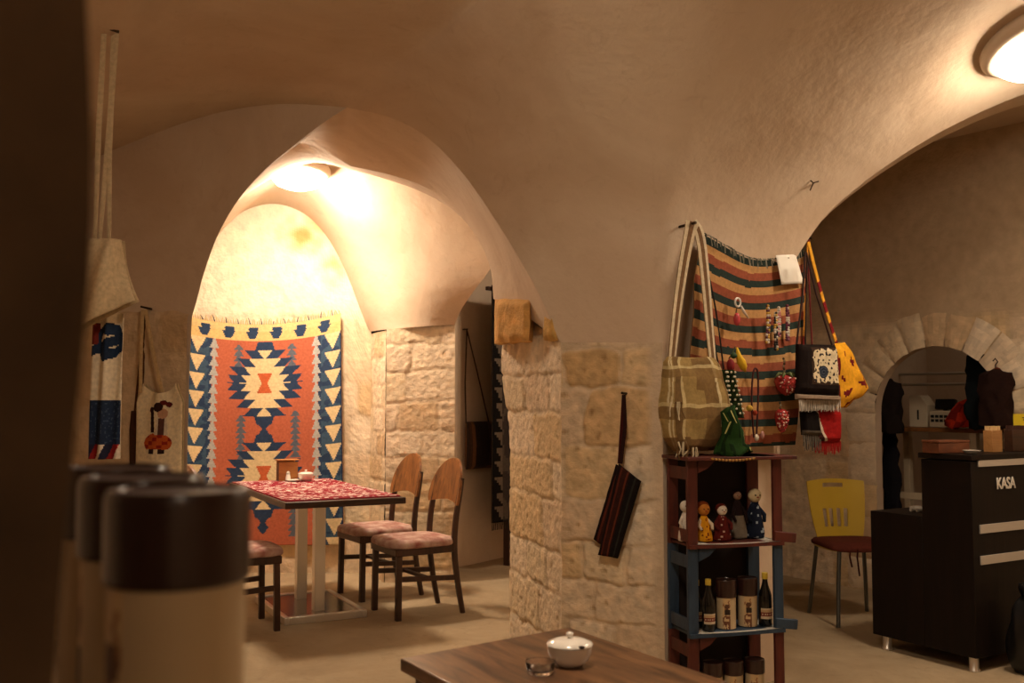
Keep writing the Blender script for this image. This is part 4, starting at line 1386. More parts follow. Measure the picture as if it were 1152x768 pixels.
# key ring with bead drop
h = small('key_ring', 'white ring charm with pink bead and pale claw on the striped rug', 'charm', 829, 340)
m = MB(); m.tube([(4.2 * S * math.cos(k * math.pi / 12), -.005, 4.2 * S * math.sin(k * math.pi / 12)) for k in range(25)], .0045, 8, (226, 222, 214), caps=False); m.build('ring', M_gloss, h.root)
thread(h, [(829, 344), (828, 352)], .003, (90, 70, 50))
p = h.p3(827.5, 359, .008); m = MB(); m.ball(p, (3.6 * S, 3.4 * S, 6.5 * S), 16, 10, (190, 70, 76)); m.build('bead', M_gloss, h.root, smooth=180)
m = MB(); m.tube([h.p3(833, 344, .004), h.p3(835, 351, .01), h.p3(841, 358, .006)], [.004, .007, .002], 8, (214, 204, 190)); m.build('claw', M_gloss, h.root, smooth=180)
# beaded tassels
BE = [(92, 40, 60), (206, 196, 180), (190, 150, 60), (120, 52, 40), (70, 60, 110), (220, 208, 190)]
def bead_strand(px, y0, y1, label, pal, n=3, bend=0, parts=1):
    h = small('bead_tassel', label, 'bead tassel', px, y0, .06, 'beaded tassels on the striped rug')
    for k in range(parts):
        m = MB(); rr = random.Random(px + k)
        off = (k - (parts - 1) / 2) * 3.2
        for s_ in range(n):
            cnt = int((y1 - y0) / 2.4)
            for i in range(cnt):
                f = i / cnt
                x = (off * min(1, f * 3) + (s_ - (n - 1) / 2) * 1.9 * min(1, f * 3) + bend * math.sin(f * 5)) * S
                m.ball((x, -.006 - .004 * (s_ % 2), -(y1 - y0) * f * S), 1.5 * S * rr.uniform(.85, 1.15), 8, 5, pal[rr.randrange(len(pal))])
        m.build('bead_strand', M_gloss, h.root, smooth=180)
    return h
bead_strand(862, 344, 384, 'yellow and plum beaded tassel, leftmost of the tassels on the striped rug', [BE[2], BE[0], BE[1], BE[2]], 2, 1.2)
bead_strand(871, 352, 392, 'longest black and white beaded tassel, second from the left on the striped rug', [BE[1], (40, 34, 34), (40, 34, 34), BE[2]], 2)
bead_strand(874.5, 346, 378, 'pink beaded tassel just right of the longest tassel on the striped rug', [(200, 130, 130), BE[1], BE[0]], 2)
bead_strand(884, 344, 382, 'plum and white beaded tassel, rightmost of the tassels on the striped rug', [BE[0], BE[1], BE[0], (130, 70, 90)], 2, .4)
# pepper charms
h = small('pepper_charm', 'charm of a red and a yellow felt pepper on the striped rug', 'charm', 828, 393)
thread(h, [(827, 390), (824, 398), (820, 403)], .003, (60, 70, 40)); 
m = MB(); p = h.p3(820, 411, .01); m.ball(p, (4.3 * S, 4 * S, 6.5 * S), 14, 10, (126, 26, 30)); m.build('red_pepper', M_matte, h.root, smooth=180)['label'] = 'red felt pepper'
m = MB(); m.tube([h.p3(827, 391, .01), h.p3(828.5, 400, .012), h.p3(831, 407, .014), h.p3(834, 413, .012), h.p3(837, 418, .008)], [.004, .012, .02, .017, .003], 14, (222, 180, 40)); m.build('yellow_pepper', M_matte, h.root, smooth=180)['label'] = 'yellow felt pepper'
m = MB(); p = h.p3(823, 400, .012); m.ball(p, (4 * S, 3 * S, 3 * S), 12, 8, (44, 70, 40)); m.build('leaf', M_matte, h.root, smooth=180)
# strawberries
def strawberry(px, py, w, hh, top, label, grn=True):
    h = small('strawberry_charm', label, 'charm', px, py, .085)
    m = MB(); rr = random.Random(px)
    prof = [(.003, -hh * .55), (w * .22, -hh * .45), (w * .4, -hh * .2), (w * .5, hh * .12), (w * .46, hh * .32), (w * .25, hh * .44), (.003, hh * .46)]
    prof = [(a_ * S if a_ > .01 else a_, b__ * S) for a_, b__ in prof]
    m.lathe(prof, 20, (0, -.02, 0), (146, 44, 42))
    for k in range(90):
        z = rr.uniform(-.5, .35) * hh; a_ = rr.uniform(math.pi, 2 * math.pi)
        rad = w * .5 * (1 - max(0, -z / hh) ** 1.5 * 2.0) * .98
        m.ball((rad * S * math.cos(a_), -.02 + rad * S * math.sin(a_), z * S), 1.0 * S, 6, 4, ((226, 190, 170), (196, 60, 60), (130, 24, 30))[rr.randrange(3)])
    m.build('berry', M_gloss, h.root, smooth=180)
    if grn:
        m = MB()
        for k in range(7):
            a_ = 2 * math.pi * k / 7
            m.tube([(0, -.02, hh * .5 * S), (w * .3 * S * math.cos(a_), -.02 + w * .3 * S * math.sin(a_), hh * .5 * S), (w * .55 * S * math.cos(a_), -.02 + w * .5 * S * math.sin(a_), hh * .3 * S)], [.004, .009, .002], 6, (92, 100, 58))
        m.build('leaf_crown', M_matte, h.root, smooth=180)
    m = MB()
    n = int((py - hh / 2 - top) / 2.6)
    for i in range(n): m.ball((math.sin(i * 1.7) * .004, -.014, (hh * .5 + i * 2.6) * S), 1.3 * S, 8, 5, ((70, 60, 40), (150, 140, 110))[i % 2])
    m.build('bead_loop', M_gloss, h.root, smooth=180)
strawberry(879.5, 432, 23, 21, 401, 'large red beaded strawberry with green crown on the striped rug')
strawberry(875, 472, 14, 24, 452, 'small pink-red beaded raspberry hanging below the big strawberry', grn=False)
# cord necklace
h = small('necklace', 'dark cord necklace with two small pale pendants, low on the striped rug', 'necklace', 850, 414)
m = MB(); m.tube(smooth_curve([h.p3(848, 492), h.p3(845, 450), h.p3(847, 418), h.p3(850, 413), h.p3(853, 418), h.p3(853, 450), h.p3(851, 490)]), .0045, 6, (62, 22, 24)); m.build('cord', M_matte, h.root)
m = MB(); m.ball(h.p3(850, 492, .006), (3 * S, 2 * S, 3.6 * S), 12, 8, (206, 196, 178)); m.build('pendant', M_gloss, h.root, smooth=180)
m = MB(); m.ball(h.p3(856.5, 489, .006), (2.4 * S, 2 * S, 4 * S), 12, 8, (180, 130, 120)); m.build('pendant', M_gloss, h.root, smooth=180)
# dark cord
h = small('cord_necklace', 'long thin black cord looped behind the plaid bag strap on the striped rug', 'necklace', 795, 310)
m = MB(); m.tube(smooth_curve([h.p3(797, 308), h.p3(804, 340), h.p3(810, 380), h.p3(814, 415)]), .004, 6, (26, 20, 18)); m.tube(smooth_curve([h.p3(797, 308), h.p3(800, 345), h.p3(804, 390), h.p3(810, 418)]), .004, 6, (26, 20, 18)); m.build('cord', M_matte, h.root)
# scarf with bead edging
h = small('beaded_scarf', 'dark green scarf dotted with white beads hanging over the crate top', 'scarf', 817, 418, .06)
sl, sr = lambda v: h.x(810 - 2 * v, 418), lambda v: h.x(822 + 16 * v, 418)
zt_, zb_ = h.l(817, 416)[1], h.l(817, 470)[1]
m = MB(); m.sheet(lambda u, v: (sl(v) + (sr(v) - sl(v)) * u, -.03 * math.sin(math.pi * u) - .012 * math.sin(u * 12), zt_ + (zb_ - zt_) * v), .006, 24, 30, lambda u, v: (40, 54, 28) if noise.noise(Vector((u * 12, v * 12, 0))) > -.2 else (26, 34, 20)); m.build('cloth', M_cloth, h.root, smooth=180)
m = MB()
for i in range(5):
    for k in range(10):
        u, v = .12 + .19 * i + .06 * (k % 2), .05 + .095 * k
        m.ball((sl(v) + (sr(v) - sl(v)) * u, -.03 * math.sin(math.pi * u) - .012 * math.sin(u * 12) - .004, zt_ + (zb_ - zt_) * v), .0052, 8, 6, (226, 216, 190))
m.build('white_beads', M_gloss, h.root, smooth=180)
h2 = h
m = MB(); m.ball(h.p3(835, 459, .04), (.016, .014, .014), 12, 8, (196, 160, 70)); m.ball(h.p3(840, 464, .045), (.012, .012, .012), 12, 8, (150, 60, 40)); m.build('pompom', M_cloth, h.root, smooth=180)

# ------------------------------------------------------------------ plaid bag
b = Hang(WBR, 777, 254, 'shoulder_bag', 'khaki plaid bag on a wide striped strap, hung over the left of the striped rug', 'bag', off=.10)
def strap_col(u, v):
    k = int(v * 8) % 8
    return ((206, 190, 160), (120, 92, 66), (206, 190, 160), (150, 124, 92), (214, 200, 172), (120, 92, 66), (206, 190, 160), (150, 124, 92))[k]
m = MB()
m.strap(smooth_curve([b.p3(748, 420, .03), b.p3(757, 350, .02), b.p3(768, 290, .01), b.p3(775, 256, .01), b.p3(779, 250, .0)]), .058, .008, lambda u: (1, .3 - .6 * u, .3), strap_col)
m.strap(smooth_curve([b.p3(779, 250, .0), b.p3(784, 262, .02), b.p3(788, 320, .03), b.p3(792, 370, .03), b.p3(796, 412, .03)]), .052, .008, lambda u: (1, -.3 + .5 * u, .2), strap_col)
m.build('shoulder_strap', M_cloth, b.root, smooth=60)
def plaid_z(px, z):
    return 0
def plaid(u, v):
    x = v if v < .5 else 1 - v
    # x: 0 at the right edge, .5 at the left edge (front half), u: top to bottom
    def band(t, table, base):
        for lo, hi, c in table:
            if lo <= t < hi: return c
        return base
    base = (156, 132, 84)
    wv_ = .012 * noise.noise(Vector((u * 5, v * 6, 2)))
    cx_ = band(v + wv_ if v > .5 else 1 - v, ((.53, .55, (206, 192, 156)), (.57, .585, (206, 192, 156)), (.60, .66, (112, 88, 56)), (.66, .68, (196, 178, 132)), (.74, .78, (124, 98, 62)), (.78, .795, (206, 190, 150)), (.86, .92, (118, 92, 58)), (.92, .935, (200, 184, 140))), None)
    cy_ = band(u + wv_, ((.16, .19, (200, 184, 140)), (.19, .27, (128, 102, 64)), (.44, .47, (196, 178, 132)), (.47, .56, (116, 90, 56)), (.74, 1.01, (104, 76, 48))), None)
    c = base
    if cx_: c = mixc(c, cx_, .95)
    if cy_: c = mixc(c, cy_, .75)
    return c
rows = []
for (py, xl, xr, d) in ((403, 748, 809, .03), (408, 744, 811, .06), (425, 743, 814, .10), (450, 742, 818, .12), (470, 742, 820, .13), (488, 744, 820, .12), (500, 748, 818, .10), (506, 753, 812, .06)):
    z = b.l(777, py)[1]; rows.append((z, b.x(xl - 5, py), b.x(xr - 13, py), d * .85, -.05))
m = MB(); R2 = []
for i in range(len(rows) - 1):
    for k in range(5):
        f = k / 5; R2.append(tuple(rows[i][j] + (rows[i + 1][j] - rows[i][j]) * f for j in range(5)))
R2.append(rows[-1])
m.puff(R2, 140, 4.0, plaid, bump=.012); m.build('bag_body', M_cloth, b.root, smooth=180)
for (px, py, n) in ((747, 496, 9), (800, 494, 9), (760, 502, 6), (741, 452, 7)):
    m = MB()
    for k in range(n):
        p = b.p3(px + R.uniform(-3, 3), py, .07 + R.uniform(0, .05))
        m.tube([p, p + Vector((R.uniform(-.012, .012), R.uniform(-.01, .01), -.03)), p + Vector((R.uniform(-.02, .02), R.uniform(-.01, .01), -R.uniform(.05, .08)))], [.004, .003, .002], 5, ((206, 192, 160), (110, 84, 54))[k % 2])
    m.build('tassel', M_cloth, b.root)
m = MB(); m.tube([(0, .14, .0), (0, -.03, .01)], .006, 6); m.build('nail', M_nail, b.root)

# ------------------------------------------------------------------ yellow and floral bags at the rug's right edge
def motif(base, dot, sc, th, seed):
    def f(u, v):
        return dot if noise.noise(Vector((u * sc, v * sc * 1.2, seed))) > th else base
    return f
b = Hang(WBR, 909, 270, 'shoulder_bag', 'yellow bag with dark red flowers hung at the right edge of the striped rug', 'bag', off=.10)
mo = motif((222, 160, 40), (112, 30, 30), 6, .26, 3)
m = MB()
m.strap(smooth_curve([b.p3(909, 270, .0), b.p3(914, 300, .01), b.p3(926, 345, .01), b.p3(941, 392, .01)]), .03, .006, (1, .2, .2), lambda u, v: (120, 30, 34) if (u * 7) % 1 < .3 else (216, 156, 50))
m.strap(smooth_curve([b.p3(909, 270, .0), b.p3(907, 320, .0), b.p3(904, 392, .0)]), .02, .006, (1, .2, .2), lambda u, v: (120, 40, 34) if (u * 9) % 1 < .4 else (190, 130, 50))
m.build('shoulder_strap', M_cloth, b.root, smooth=60)
rows = []
for (py, xl, xr, d) in ((386, 934, 944, .02), (395, 930, 950, .05), (410, 926, 956, .08), (425, 925, 963, .09), (436, 925, 968, .09), (448, 926, 958, .07), (459, 930, 945, .03)):
    rows.append((b.l(940, py)[1], b.x(xl, py), b.x(xr, py), d, -.03))
R2 = []
for i in range(len(rows) - 1):
    for k in range(5):
        f = k / 5; R2.append(tuple(rows[i][j] + (rows[i + 1][j] - rows[i][j]) * f for j in range(5)))
R2.append(rows[-1])
m = MB(); m.puff(R2, 60, 2.3, lambda u, v: mo(u, v * 3), bump=.012); m.build('bag_body', M_cloth, b.root, smooth=180)
m = MB(); m.tube([(-.02, .09, 0), (0, -.02, .008)], .006, 6); m.build('nail', M_nail, b.root)

b = Hang(WBR, 906, 284, 'shoulder_bag', 'black bag with cream floral panel and silver fringe, in front of the yellow bag', 'bag', off=.19)
thread(b, [(906, 284), (903, 330), (896, 388)], .005, (50, 26, 22), M_matte, 'cord'); thread(b, [(907, 284), (918, 330), (936, 388)], .005, (50, 26, 22), M_matte, 'cord')
def floral(u, v):
    if .24 < u < .98 and .06 < v < .8:
        x, y = (u - .24) / .74, (v - .06) / .74
        e = min(x, y, 1 - y) * 10 + noise.noise(Vector((x * 9, y * 9, 1)))
        if e < .5: return (60, 44, 34)
        r = math.hypot((x - .38) * 1.1, y - .66)
        if r < .17: return (70, 78, 92) if int(r * 30) % 2 else (34, 38, 52)
        if noise.noise(Vector((x * 13 + 4, y * 13, 6))) > .22: return (40, 36, 40)
        return (216, 200, 166)
    return (28, 20, 18)
quad_bag(b, ((895, 387), (937, 388), (941, 445), (894, 443)), .04, .0, floral, nu=110, nv=110)
quad_bag(b, ((894, 443), (941, 445), (941, 451), (894, 449)), .045, .0, lambda u, v: (150, 130, 112), name='braid_trim', nu=20, nv=4)
m = MB()
for i in range(60):
    p = b.p3(894.5 + 46 * i / 59, 450, .022); m.tube([p, p + Vector((R.uniform(-.004, .004), R.uniform(-.008, .006), -R.uniform(.045, .055)))], [.0034, .002], 5, ((196, 188, 176), (150, 142, 130))[i % 2])
m.build('fringe', M_cloth, b.root)
b = Hang(WBR, 926, 462, 'fringed_pouch', 'red pouch with pale curved edge and fringe, hanging below the black floral bag', 'bag', off=.155)
def redp(u, v):
    return (206, 190, 170) if abs(u - .04 - .35 * v * v) < .045 else ((150, 26, 26) if u > .04 + .35 * v * v else (60, 30, 28))
quad_bag(b, ((912, 460), (943, 461), (943, 497), (914, 496)), .03, .0, redp)
m = MB()
for i in range(34):
    p = b.p3(914 + 29 * i / 33, 496, .012); m.tube([p, p + Vector((R.uniform(-.006, .006), 0, -R.uniform(.04, .065)))], [.003, .002], 5, (150, 34, 32))
m.build('fringe', M_cloth, b.root)
thread(b, [(920, 462), (914, 400), (909, 290)], .004, (110, 30, 30), M_matte, 'cord')
b = Hang(WBR, 908, 462, 'fringed_pouch', 'small black pouch with grey fringe left of the red pouch', 'bag', off=.165)
quad_bag(b, ((899, 462), (917, 462), (921, 490), (901, 489)), .028, .0, lambda u, v: (22, 17, 16) if v < .8 else (84, 76, 66))
m = MB()
for i in range(22):
    p = b.p3(901 + 20 * i / 21, 489, .012); m.tube([p, p + Vector((R.uniform(-.006, .006), 0, -R.uniform(.05, .075)))], [.003, .002], 5, ((120, 112, 100), (50, 44, 40))[i % 2])
m.build('fringe', M_cloth, b.root)
thread(b, [(906, 463), (906, 380), (908, 288)], .004, (30, 22, 20), M_matte, 'cord')
# bent wire on the vault
p1, n1 = ceil_hit(912, 203)
d_ = WBR.e
m = MB(); m.tube([Vector((0, 0, 0)) + n1 * -.01, Vector((0, 0, 0)) + n1 * .02, d_ * -.03 + n1 * .025 + Vector((0, 0, -.035)), ], .003, 6); m.tube([n1 * .02, d_ * .045 + n1 * .015 + Vector((0, 0, .01))], .003, 6)
o = m.build('wire_hook', M_nail, loc=p1); tag(o, 'small bent wire hook sticking out of the vault plaster above the yellow bag', 'hook')

# ------------------------------------------------------------------ crate shelf
SA = math.radians(16)
sF = P(780, 620, 4.03); sF.z = 0
sx, sy = Vector((math.cos(SA), math.sin(SA), 0)), Vector((-math.sin(SA), math.cos(SA), 0))
CWd, CDp, CHt = .425, .20, .352
base = sF + sx * (CWd / 2 - .02)
def crate(z, mat, label, lip=True):
    t = thing('crate', label, 'crate', base + Vector((0, 0, z)), SA, 'crates stacked as a shelf')
    h = CHt
    for (x, y, w) in ((-CWd / 2 + .02, .0, .045), (-CWd / 2 + .02, CDp - .02, .045), (CWd / 2 - .02, .0, .04), (CWd / 2 - .032, CDp - .02, .055)):
        m = MB(); m.box((x, y + .01, h / 2), (w, .018, h)); m.build('post', mat, t, bevel=.002)
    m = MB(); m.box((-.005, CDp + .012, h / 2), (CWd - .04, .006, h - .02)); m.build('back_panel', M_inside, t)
    m = MB(); m.box((0, CDp / 2, .012), (CWd - .02, CDp - .02, .012)); m.build('bottom_board', mat, t, bevel=.002)
    m = MB()
    m.sheet(lambda u, v: (-CWd / 2 + .035 + (CWd - .05) * u, CDp - .03 - (CDp - .018) * v, .0198 - .004 * math.sin(math.pi * u)), .0006, 12, 6); 
    m.build('paper_liner', M_paper, t, smooth=180)['label'] = 'white paper lining the shelf'
    m = MB()
    m.grid(lambda u, v: Vector((-CWd / 2 + .0 + (CWd + .0) * u, -.006, .001 + .016 * v - .008 * math.sin(math.pi * u))), 16, 2)
    m.v, m.f, m.c = [], [], []
    m.prism([(-CWd / 2 + (CWd) * k / 16, .002 - .0 * math.sin(math.pi * k / 16)) for k in range(17)] + [(CWd / 2 - CWd * k / 16, .0175 - .003 * math.sin(math.pi * k / 16)) for k in range(17)], -.012, -.0)
    m.build('front_rail', mat, t, bevel=.0)
    m = MB(); m.box((CWd / 2 + .008, .0, .034), (.10, .02, .04), Matrix.Rotation(.12, 3, 'Y')); m.build('side_block', mat, t, bevel=.003)
    m = MB(); m.prism([(-CWd / 2 + .045, h - .002), (-CWd / 2 + .12, h - .002), (-CWd / 2 + .09, h - .03), (-CWd / 2 + .045, h - .05)], .0, .018); m.build('corner_brace', mat, t)
    for zz_ in (.05, .30):
        m = MB(); m.box((-CWd / 2 + .006, CDp / 2, zz_), (.008, CDp - .03, .05)); m.build('side_slat', mat, t, bevel=.001)
    return t
crate(0, M_red_wood, 'red-brown wooden crate, lowest of the shelf stack')
crate(CHt, M_blue_wood, 'blue wooden crate in the middle of the shelf stack')
crate(2 * CHt, M_red_wood, 'red-brown wooden crate, topmost of the shelf stack')
ZT = 3 * CHt
t = thing('shelf_board', 'thin board with a beaded front edge lying on the topmost crate', 'board', base + Vector((0, 0, ZT)), SA)
m = MB(); m.box((.02, CDp / 2 - .005, .008), (CWd + .07, CDp + .05, .014)); m.build('board', M_red_wood, t, bevel=.002)
m = MB()
for k in range(26): m.ball((-.12 + .19 * k / 25, -.034, .008 - .007 * math.sin(math.pi * k / 25)), .0055, 8, 6, ((176, 130, 60), (110, 70, 30))[k % 2])
m.build('bead_edge', M_gloss, t, smooth=180)
m = MB(); m.sheet(lambda u, v: (-.02 + .2 * u, .17 - .19 * v, .0165), .0006, 4, 4); m.build('paper', M_paper, t)
def on_crate(px, py_, level, y):
    """point on the shelf of crate level at depth y into the crate, seen at column px"""
    z = level * CHt + .021
    o = base + sy * y
    d = ray(px, py_)
    # intersect the vertical plane through o along sx
    k = (o - Vector((0, 0, 0))).dot(sy) / d.dot(sy)
    p = d * k
    return Vector((p.x, p.y, z))
# green plush bundle on top
pt = on_crate(826, 500, 3, .05); pt.z = ZT + .0155
t = thing('green_bundle', 'crumpled dark green knitted bundle on top of the crate shelf', 'knitwear', pt, SA)
m = MB()
m.puff([(.19, -.02, .012, .03, .01), (.17, -.035, .02, .05, .01), (.13, -.04, .035, .07, 0), (.09, -.045, .05, .08, 0), (.05, -.07, .06, .1, 0), (.025, -.10, .075, .12, 0), (.004, -.105, .08, .12, 0), (.0, -.1, .07, .11, 0)], 48, 2.2, lambda u, v: (196, 190, 120) if noise.noise(Vector((u * 16, v * 34, 9))) > .45 else ((34, 62, 26) if noise.noise(Vector((u * 9, v * 22, 1))) > -.1 else (22, 40, 18)), bump=.03)
m.build('bundle_body', M_cloth, t, smooth=180)
# dolls in the top crate
def doll(px, y, hgt, w, body, head, label, headcol, hat=None, lean=0.0, dots=None, skirt=None, hr=None, arms=None):
    p = on_crate(px, 590, 2, y); w *= 1.15
    t = thing('rag_doll', label, 'doll', p, SA, 'little dolls in the top crate')
    hr = (hr * 1.12 if hr else w * .38)
    hb = hgt - hr * 1.8
    def colf(u, v):
        if dots and noise.noise(Vector((u * 11, v * 17, w * 100))) > dots[1]: return dots[0]
        return body if not skirt or u > .5 else skirt
    m = MB(); rg = []
    prof = [(.0, .86), (.03, .98), (.15, 1.0), (.4, .86), (.65, .68), (.85, .55), (.97, .34), (1.0, .2)]
    rg = [[Vector((w / 2 * r * math.cos(2 * math.pi * k / 24) + lean * f, w * .38 * r * math.sin(2 * math.pi * k / 24), hb * f)) for k in range(24)] for f, r in prof]
    R3 = []
    for i in range(len(rg) - 1):
        for q_ in range(4): R3.append([rg[i][k].lerp(rg[i + 1][k], q_ / 4) for k in range(24)])
    R3.append(rg[-1])
    m.rings(R3, colf); m.build('body', M_cloth, t, smooth=60)
    m = MB(); m.ball((lean * 1.1, -.004, hb + hr * .8), (hr, hr * .9, hr), 18, 12, headcol); hd = m.build('head', M_matte, t, smooth=180)
    m = MB(); zc_ = hb + hr * .9
    for sx_ in (-1, 1): m.ball((lean * 1.1 + sx_ * hr * .36, -.004 - hr * .84, zc_), hr * .12, 8, 6, (30, 22, 20))
    m.ball((lean * 1.1, -.004 - hr * .88, zc_ - hr * .3), (hr * .2, hr * .1, hr * .1), 8, 6, (150, 60, 50)); m.build('face', M_gloss, hd, smooth=180)
    if hat:
        m = MB(); m.ball((lean * 1.1, hr * .25, hb + hr * 1.15), (hr * 1.12, hr * 1.0, hr * .95), 18, 12, hat); m.build('headscarf', M_cloth, t, smooth=180)
    m = MB()
    for sx_ in (-1, 1):
        m.tube([(lean * .8 + sx_ * w * .2, 0, hb * .82), (lean * .7 + sx_ * w * .45, -.012, hb * .62), (lean * .6 + sx_ * w * .36, -.026, hb * .45)], [w * .1, w * .11, w * .08], 10, arms or body)
    m.build('arms', M_cloth, t, smooth=180)
    return t
doll(771, .09, .165, .055, (214, 204, 190), None, 'white doll with dark bands, half hidden behind the left posts of the top crate', (216, 206, 190))
doll(793, .06, .155, .058, (216, 150, 30), None, 'yellow doll with brown ears and white chest in the top crate', (190, 120, 40), hat=(120, 56, 24), dots=((120, 52, 24), .32), lean=-.006, arms=(226, 206, 180))
doll(812, .06, .145, .07, (84, 26, 22), None, 'dark red doll with a white face and spotted skirt in the top crate', (216, 206, 190), hat=(92, 32, 24), dots=((190, 160, 140), .42), hr=.019)
doll(832, .10, .195, .06, (36, 24, 24), None, 'dark doll with grey apron leaning in the top crate', (140, 110, 90), hat=(44, 24, 22), lean=-.01, skirt=(122, 112, 98), hr=.016)
doll(849, .10, .205, .075, (24, 30, 46), None, 'navy doll with pale dots and a round cream head in the top crate', (206, 188, 150), dots=((150, 160, 170), .40), hr=.026)
# bottles and canisters in the middle crate
def bottle(px, y, hgt, label, level=1, cap=True):
    t = thing('bottle', label, 'bottle', on_crate(px, 690, level, y), SA, 'dark bottles in the blue crate')
    r = hgt * .128
    m = MB(); m.lathe([(r * .9, 0), (r, .004), (r, hgt * .5), (r * .92, hgt * .6), (r * .5, hgt * .76), (r * .38, hgt * .84), (r * .38, hgt * .93), (r * .1, hgt * .93)], 28); m.build('glass', M_bottle, t, smooth=50)
    m = MB(); m.lathe([(r * .45, hgt * .88), (r * .47, hgt * .89), (r * .47, hgt * .985), (r * .42, hgt), (.001, hgt)], 20)
    m.build('cap', plain('yellow_cap', (206, 176, 60), rough=.4), t, smooth=50)
    n = 24; m = MB(); rg = [[Vector((r * 1.012 * math.cos(math.radians(200 + 140 * k / n)), r * 1.012 * math.sin(math.radians(200 + 140 * k / n)), z)) for k in range(n + 1)] for z in [hgt * (.14 + .2 * q_ / 8) for q_ in range(9)]]
    m.rings(rg, lambda u, v: (206, 188, 160) if (u < .2 or u > .85 or (int(v * 14) % 2 and .3 < u < .5)) else ((120, 50, 36) if u < .6 else (190, 160, 120)), caps=False, closed=False)
    m.build('label', M_matte, t, smooth=180)
    return t
bottle(797, .03, .205, 'dark bottle with yellow cap at the left front of the blue crate')
bottle(861, .05, .215, 'dark bottle with yellow cap at the right end of the blue crate')
bottle(784, .10, .19, 'dark bottle half hidden behind the left posts of the blue crate')
canister(on_crate(817, 690, 1, .06), math.radians(20), .042, .195, 'cream canister with brown lid, left of the pair in the blue crate', 'canisters on the crate shelf')
canister(on_crate(841, 690, 1, .075), math.radians(20), .042, .195, 'cream canister with brown lid, right of the pair in the blue crate', 'canisters on the crate shelf')
for px, lb in ((802, 'left'), (825, 'middle'), (849, 'right')):
    canister(on_crate(px, 760, 0, .07), math.radians(15), .042, .215, 'cream canister with brown lid, %s of the three in the lowest crate' % lb, 'canisters on the crate shelf', .75)

# ------------------------------------------------------------------ yellow chair by the desk
t = thing('plastic_chair', 'yellow plastic chair with maroon seat pad beside the pay desk', 'chair', (2.03, 6.02, 0), 0.12)
# faces -y
m = MB()
def ybk(u, v):
    x = (-.185 + .37 * u) * (1 - .22 * (1 - v) * (1 - v))
    z = .45 + .35 * v + .012 * math.cos((u - .5) * 3.2) * v
    return Vector((x, .19 + .06 * v - .05 * (abs(u - .5) * 2) ** 2, z))
def holes(u, v):
    if abs(u - .5) < .17 and .86 < v < .93: return True
    return any(abs(u - c) < .035 for c in (.3, .43, .57, .7)) and .2 < v < .5
nu, nv = 56, 56
fr = [ybk(i / nu, j / nv) for j in range(nv + 1) for i in range(nu + 1)]
bk_ = [p + Vector((0, .008, 0)) for p in fr]; N = len(fr); fs = []
for j in range(nv):
    for i in range(nu):
        if holes((i + .5) / nu, (j + .5) / nv): continue
        a = j * (nu + 1) + i
        fs += [(a, a + 1, a + nu + 2, a + nu + 1), (N + a, N + a + nu + 1, N + a + nu + 2, N + a + 1)]
ed = [i for i in range(nu + 1)] + [j * (nu + 1) + nu for j in range(1, nv + 1)] + [nv * (nu + 1) + i for i in range(nu - 1, -1, -1)] + [j * (nu + 1) for j in range(nv - 1, 0, -1)]
fs += [(ed[k], ed[(k + 1) % len(ed)], N + ed[(k + 1) % len(ed)], N + ed[k]) for k in range(len(ed))]
m.add(fr + bk_, fs); m.build('backrest', M_yellow_plastic, t, smooth=60)
m = MB()
def cu2(k, r):
    a = 2 * math.pi * k / 40; ca, sa = math.cos(a), math.sin(a)
    return Vector((math.copysign(abs(ca) ** .5, ca) * .19 * r, math.copysign(abs(sa) ** .5, sa) * .19 * r + .0, 0))
m.rings([[cu2(k, r) + Vector((0, 0, z)) for k in range(40)] for r, z in ((.9, .418), (1, .422), (1.02, .432), (.98, .437), (.3, .434))]); m.build('seat', M_yellow_plastic, t, smooth=60)
m = MB()
m.rings([[cu2(k, r) + Vector((0, -.005, z - .012 * max(0, -math.sin(2 * math.pi * k / 40)) * (r > .9))) for k in range(40)] for r, z in ((1.0, .432), (1.07, .436), (1.08, .45), (1.0, .465), (.7, .47), (.2, .466))], lambda u, v: (88, 42, 32)); m.build('seat_pad', M_cloth, t, smooth=60)
m = MB()
for (x, y, l) in ((-.10, -.2, .10), (-.06, -.21, .15)):
    m.tube([(x, y, .44), (x - .01, y - .01, .40), (x + .005, y - .005, .44 - l)], .005, 6, (60, 24, 20))
m.build('pad_ties', M_cloth, t)
for (x, y) in ((-.15, -.16), (.15, -.16), (-.15, .15), (.15, .15)):
    m = MB(); m.tube([(x, y, .425), (x * 1.12, y * 1.12, .22), (x * 1.24, y * 1.3, .0)], .012, 10); m.build('leg', M_leg_metal, t, smooth=60)

# ------------------------------------------------------------------ pay desk
Cc = Vector((2.21, 4.82, 0)); DA = math.atan2(.51, .86)
t = thing('pay_desk', 'dark wood pay desk lettered KASA with three silver strips', 'desk', Cc, DA)
HT = 1.035; HL = .715
m = MB(); m.box((.40, .14, .07 + (HT - .07) / 2 - .015), (.80, .28, HT - .10)); m.build('high_body', M_counter, t, bevel=.003)
m = MB(); m.box((.40, .14, HT - .012), (.82, .30, .026)); m.build('worktop', M_counter, t, bevel=.003)
m = MB(); m.box((.26, .44, .07 + (HL - .07) / 2), (.52, .318, HL - .07)); m.build('low_cabinet', M_counter, t, bevel=.003)
for (x, y) in ((.04, .04), (.74, .04), (.04, .54), (.48, .54)):
    m = MB(); m.lathe([(.022, .075), (.022, .012), (.028, .006), (.028, 0)], 20, (x, y, 0)); m.build('foot', M_chrome, t, smooth=50)
def zdesk(py): return EYE - (py - 450) * 4.9 / F
for py in (520, 592, 626):
    m = MB(); m.box((.425, -.004, zdesk(py)), (.75, .008, .032 if py == 520 else .042)); m.build('silver_strip', M_silver, t, bevel=.001)
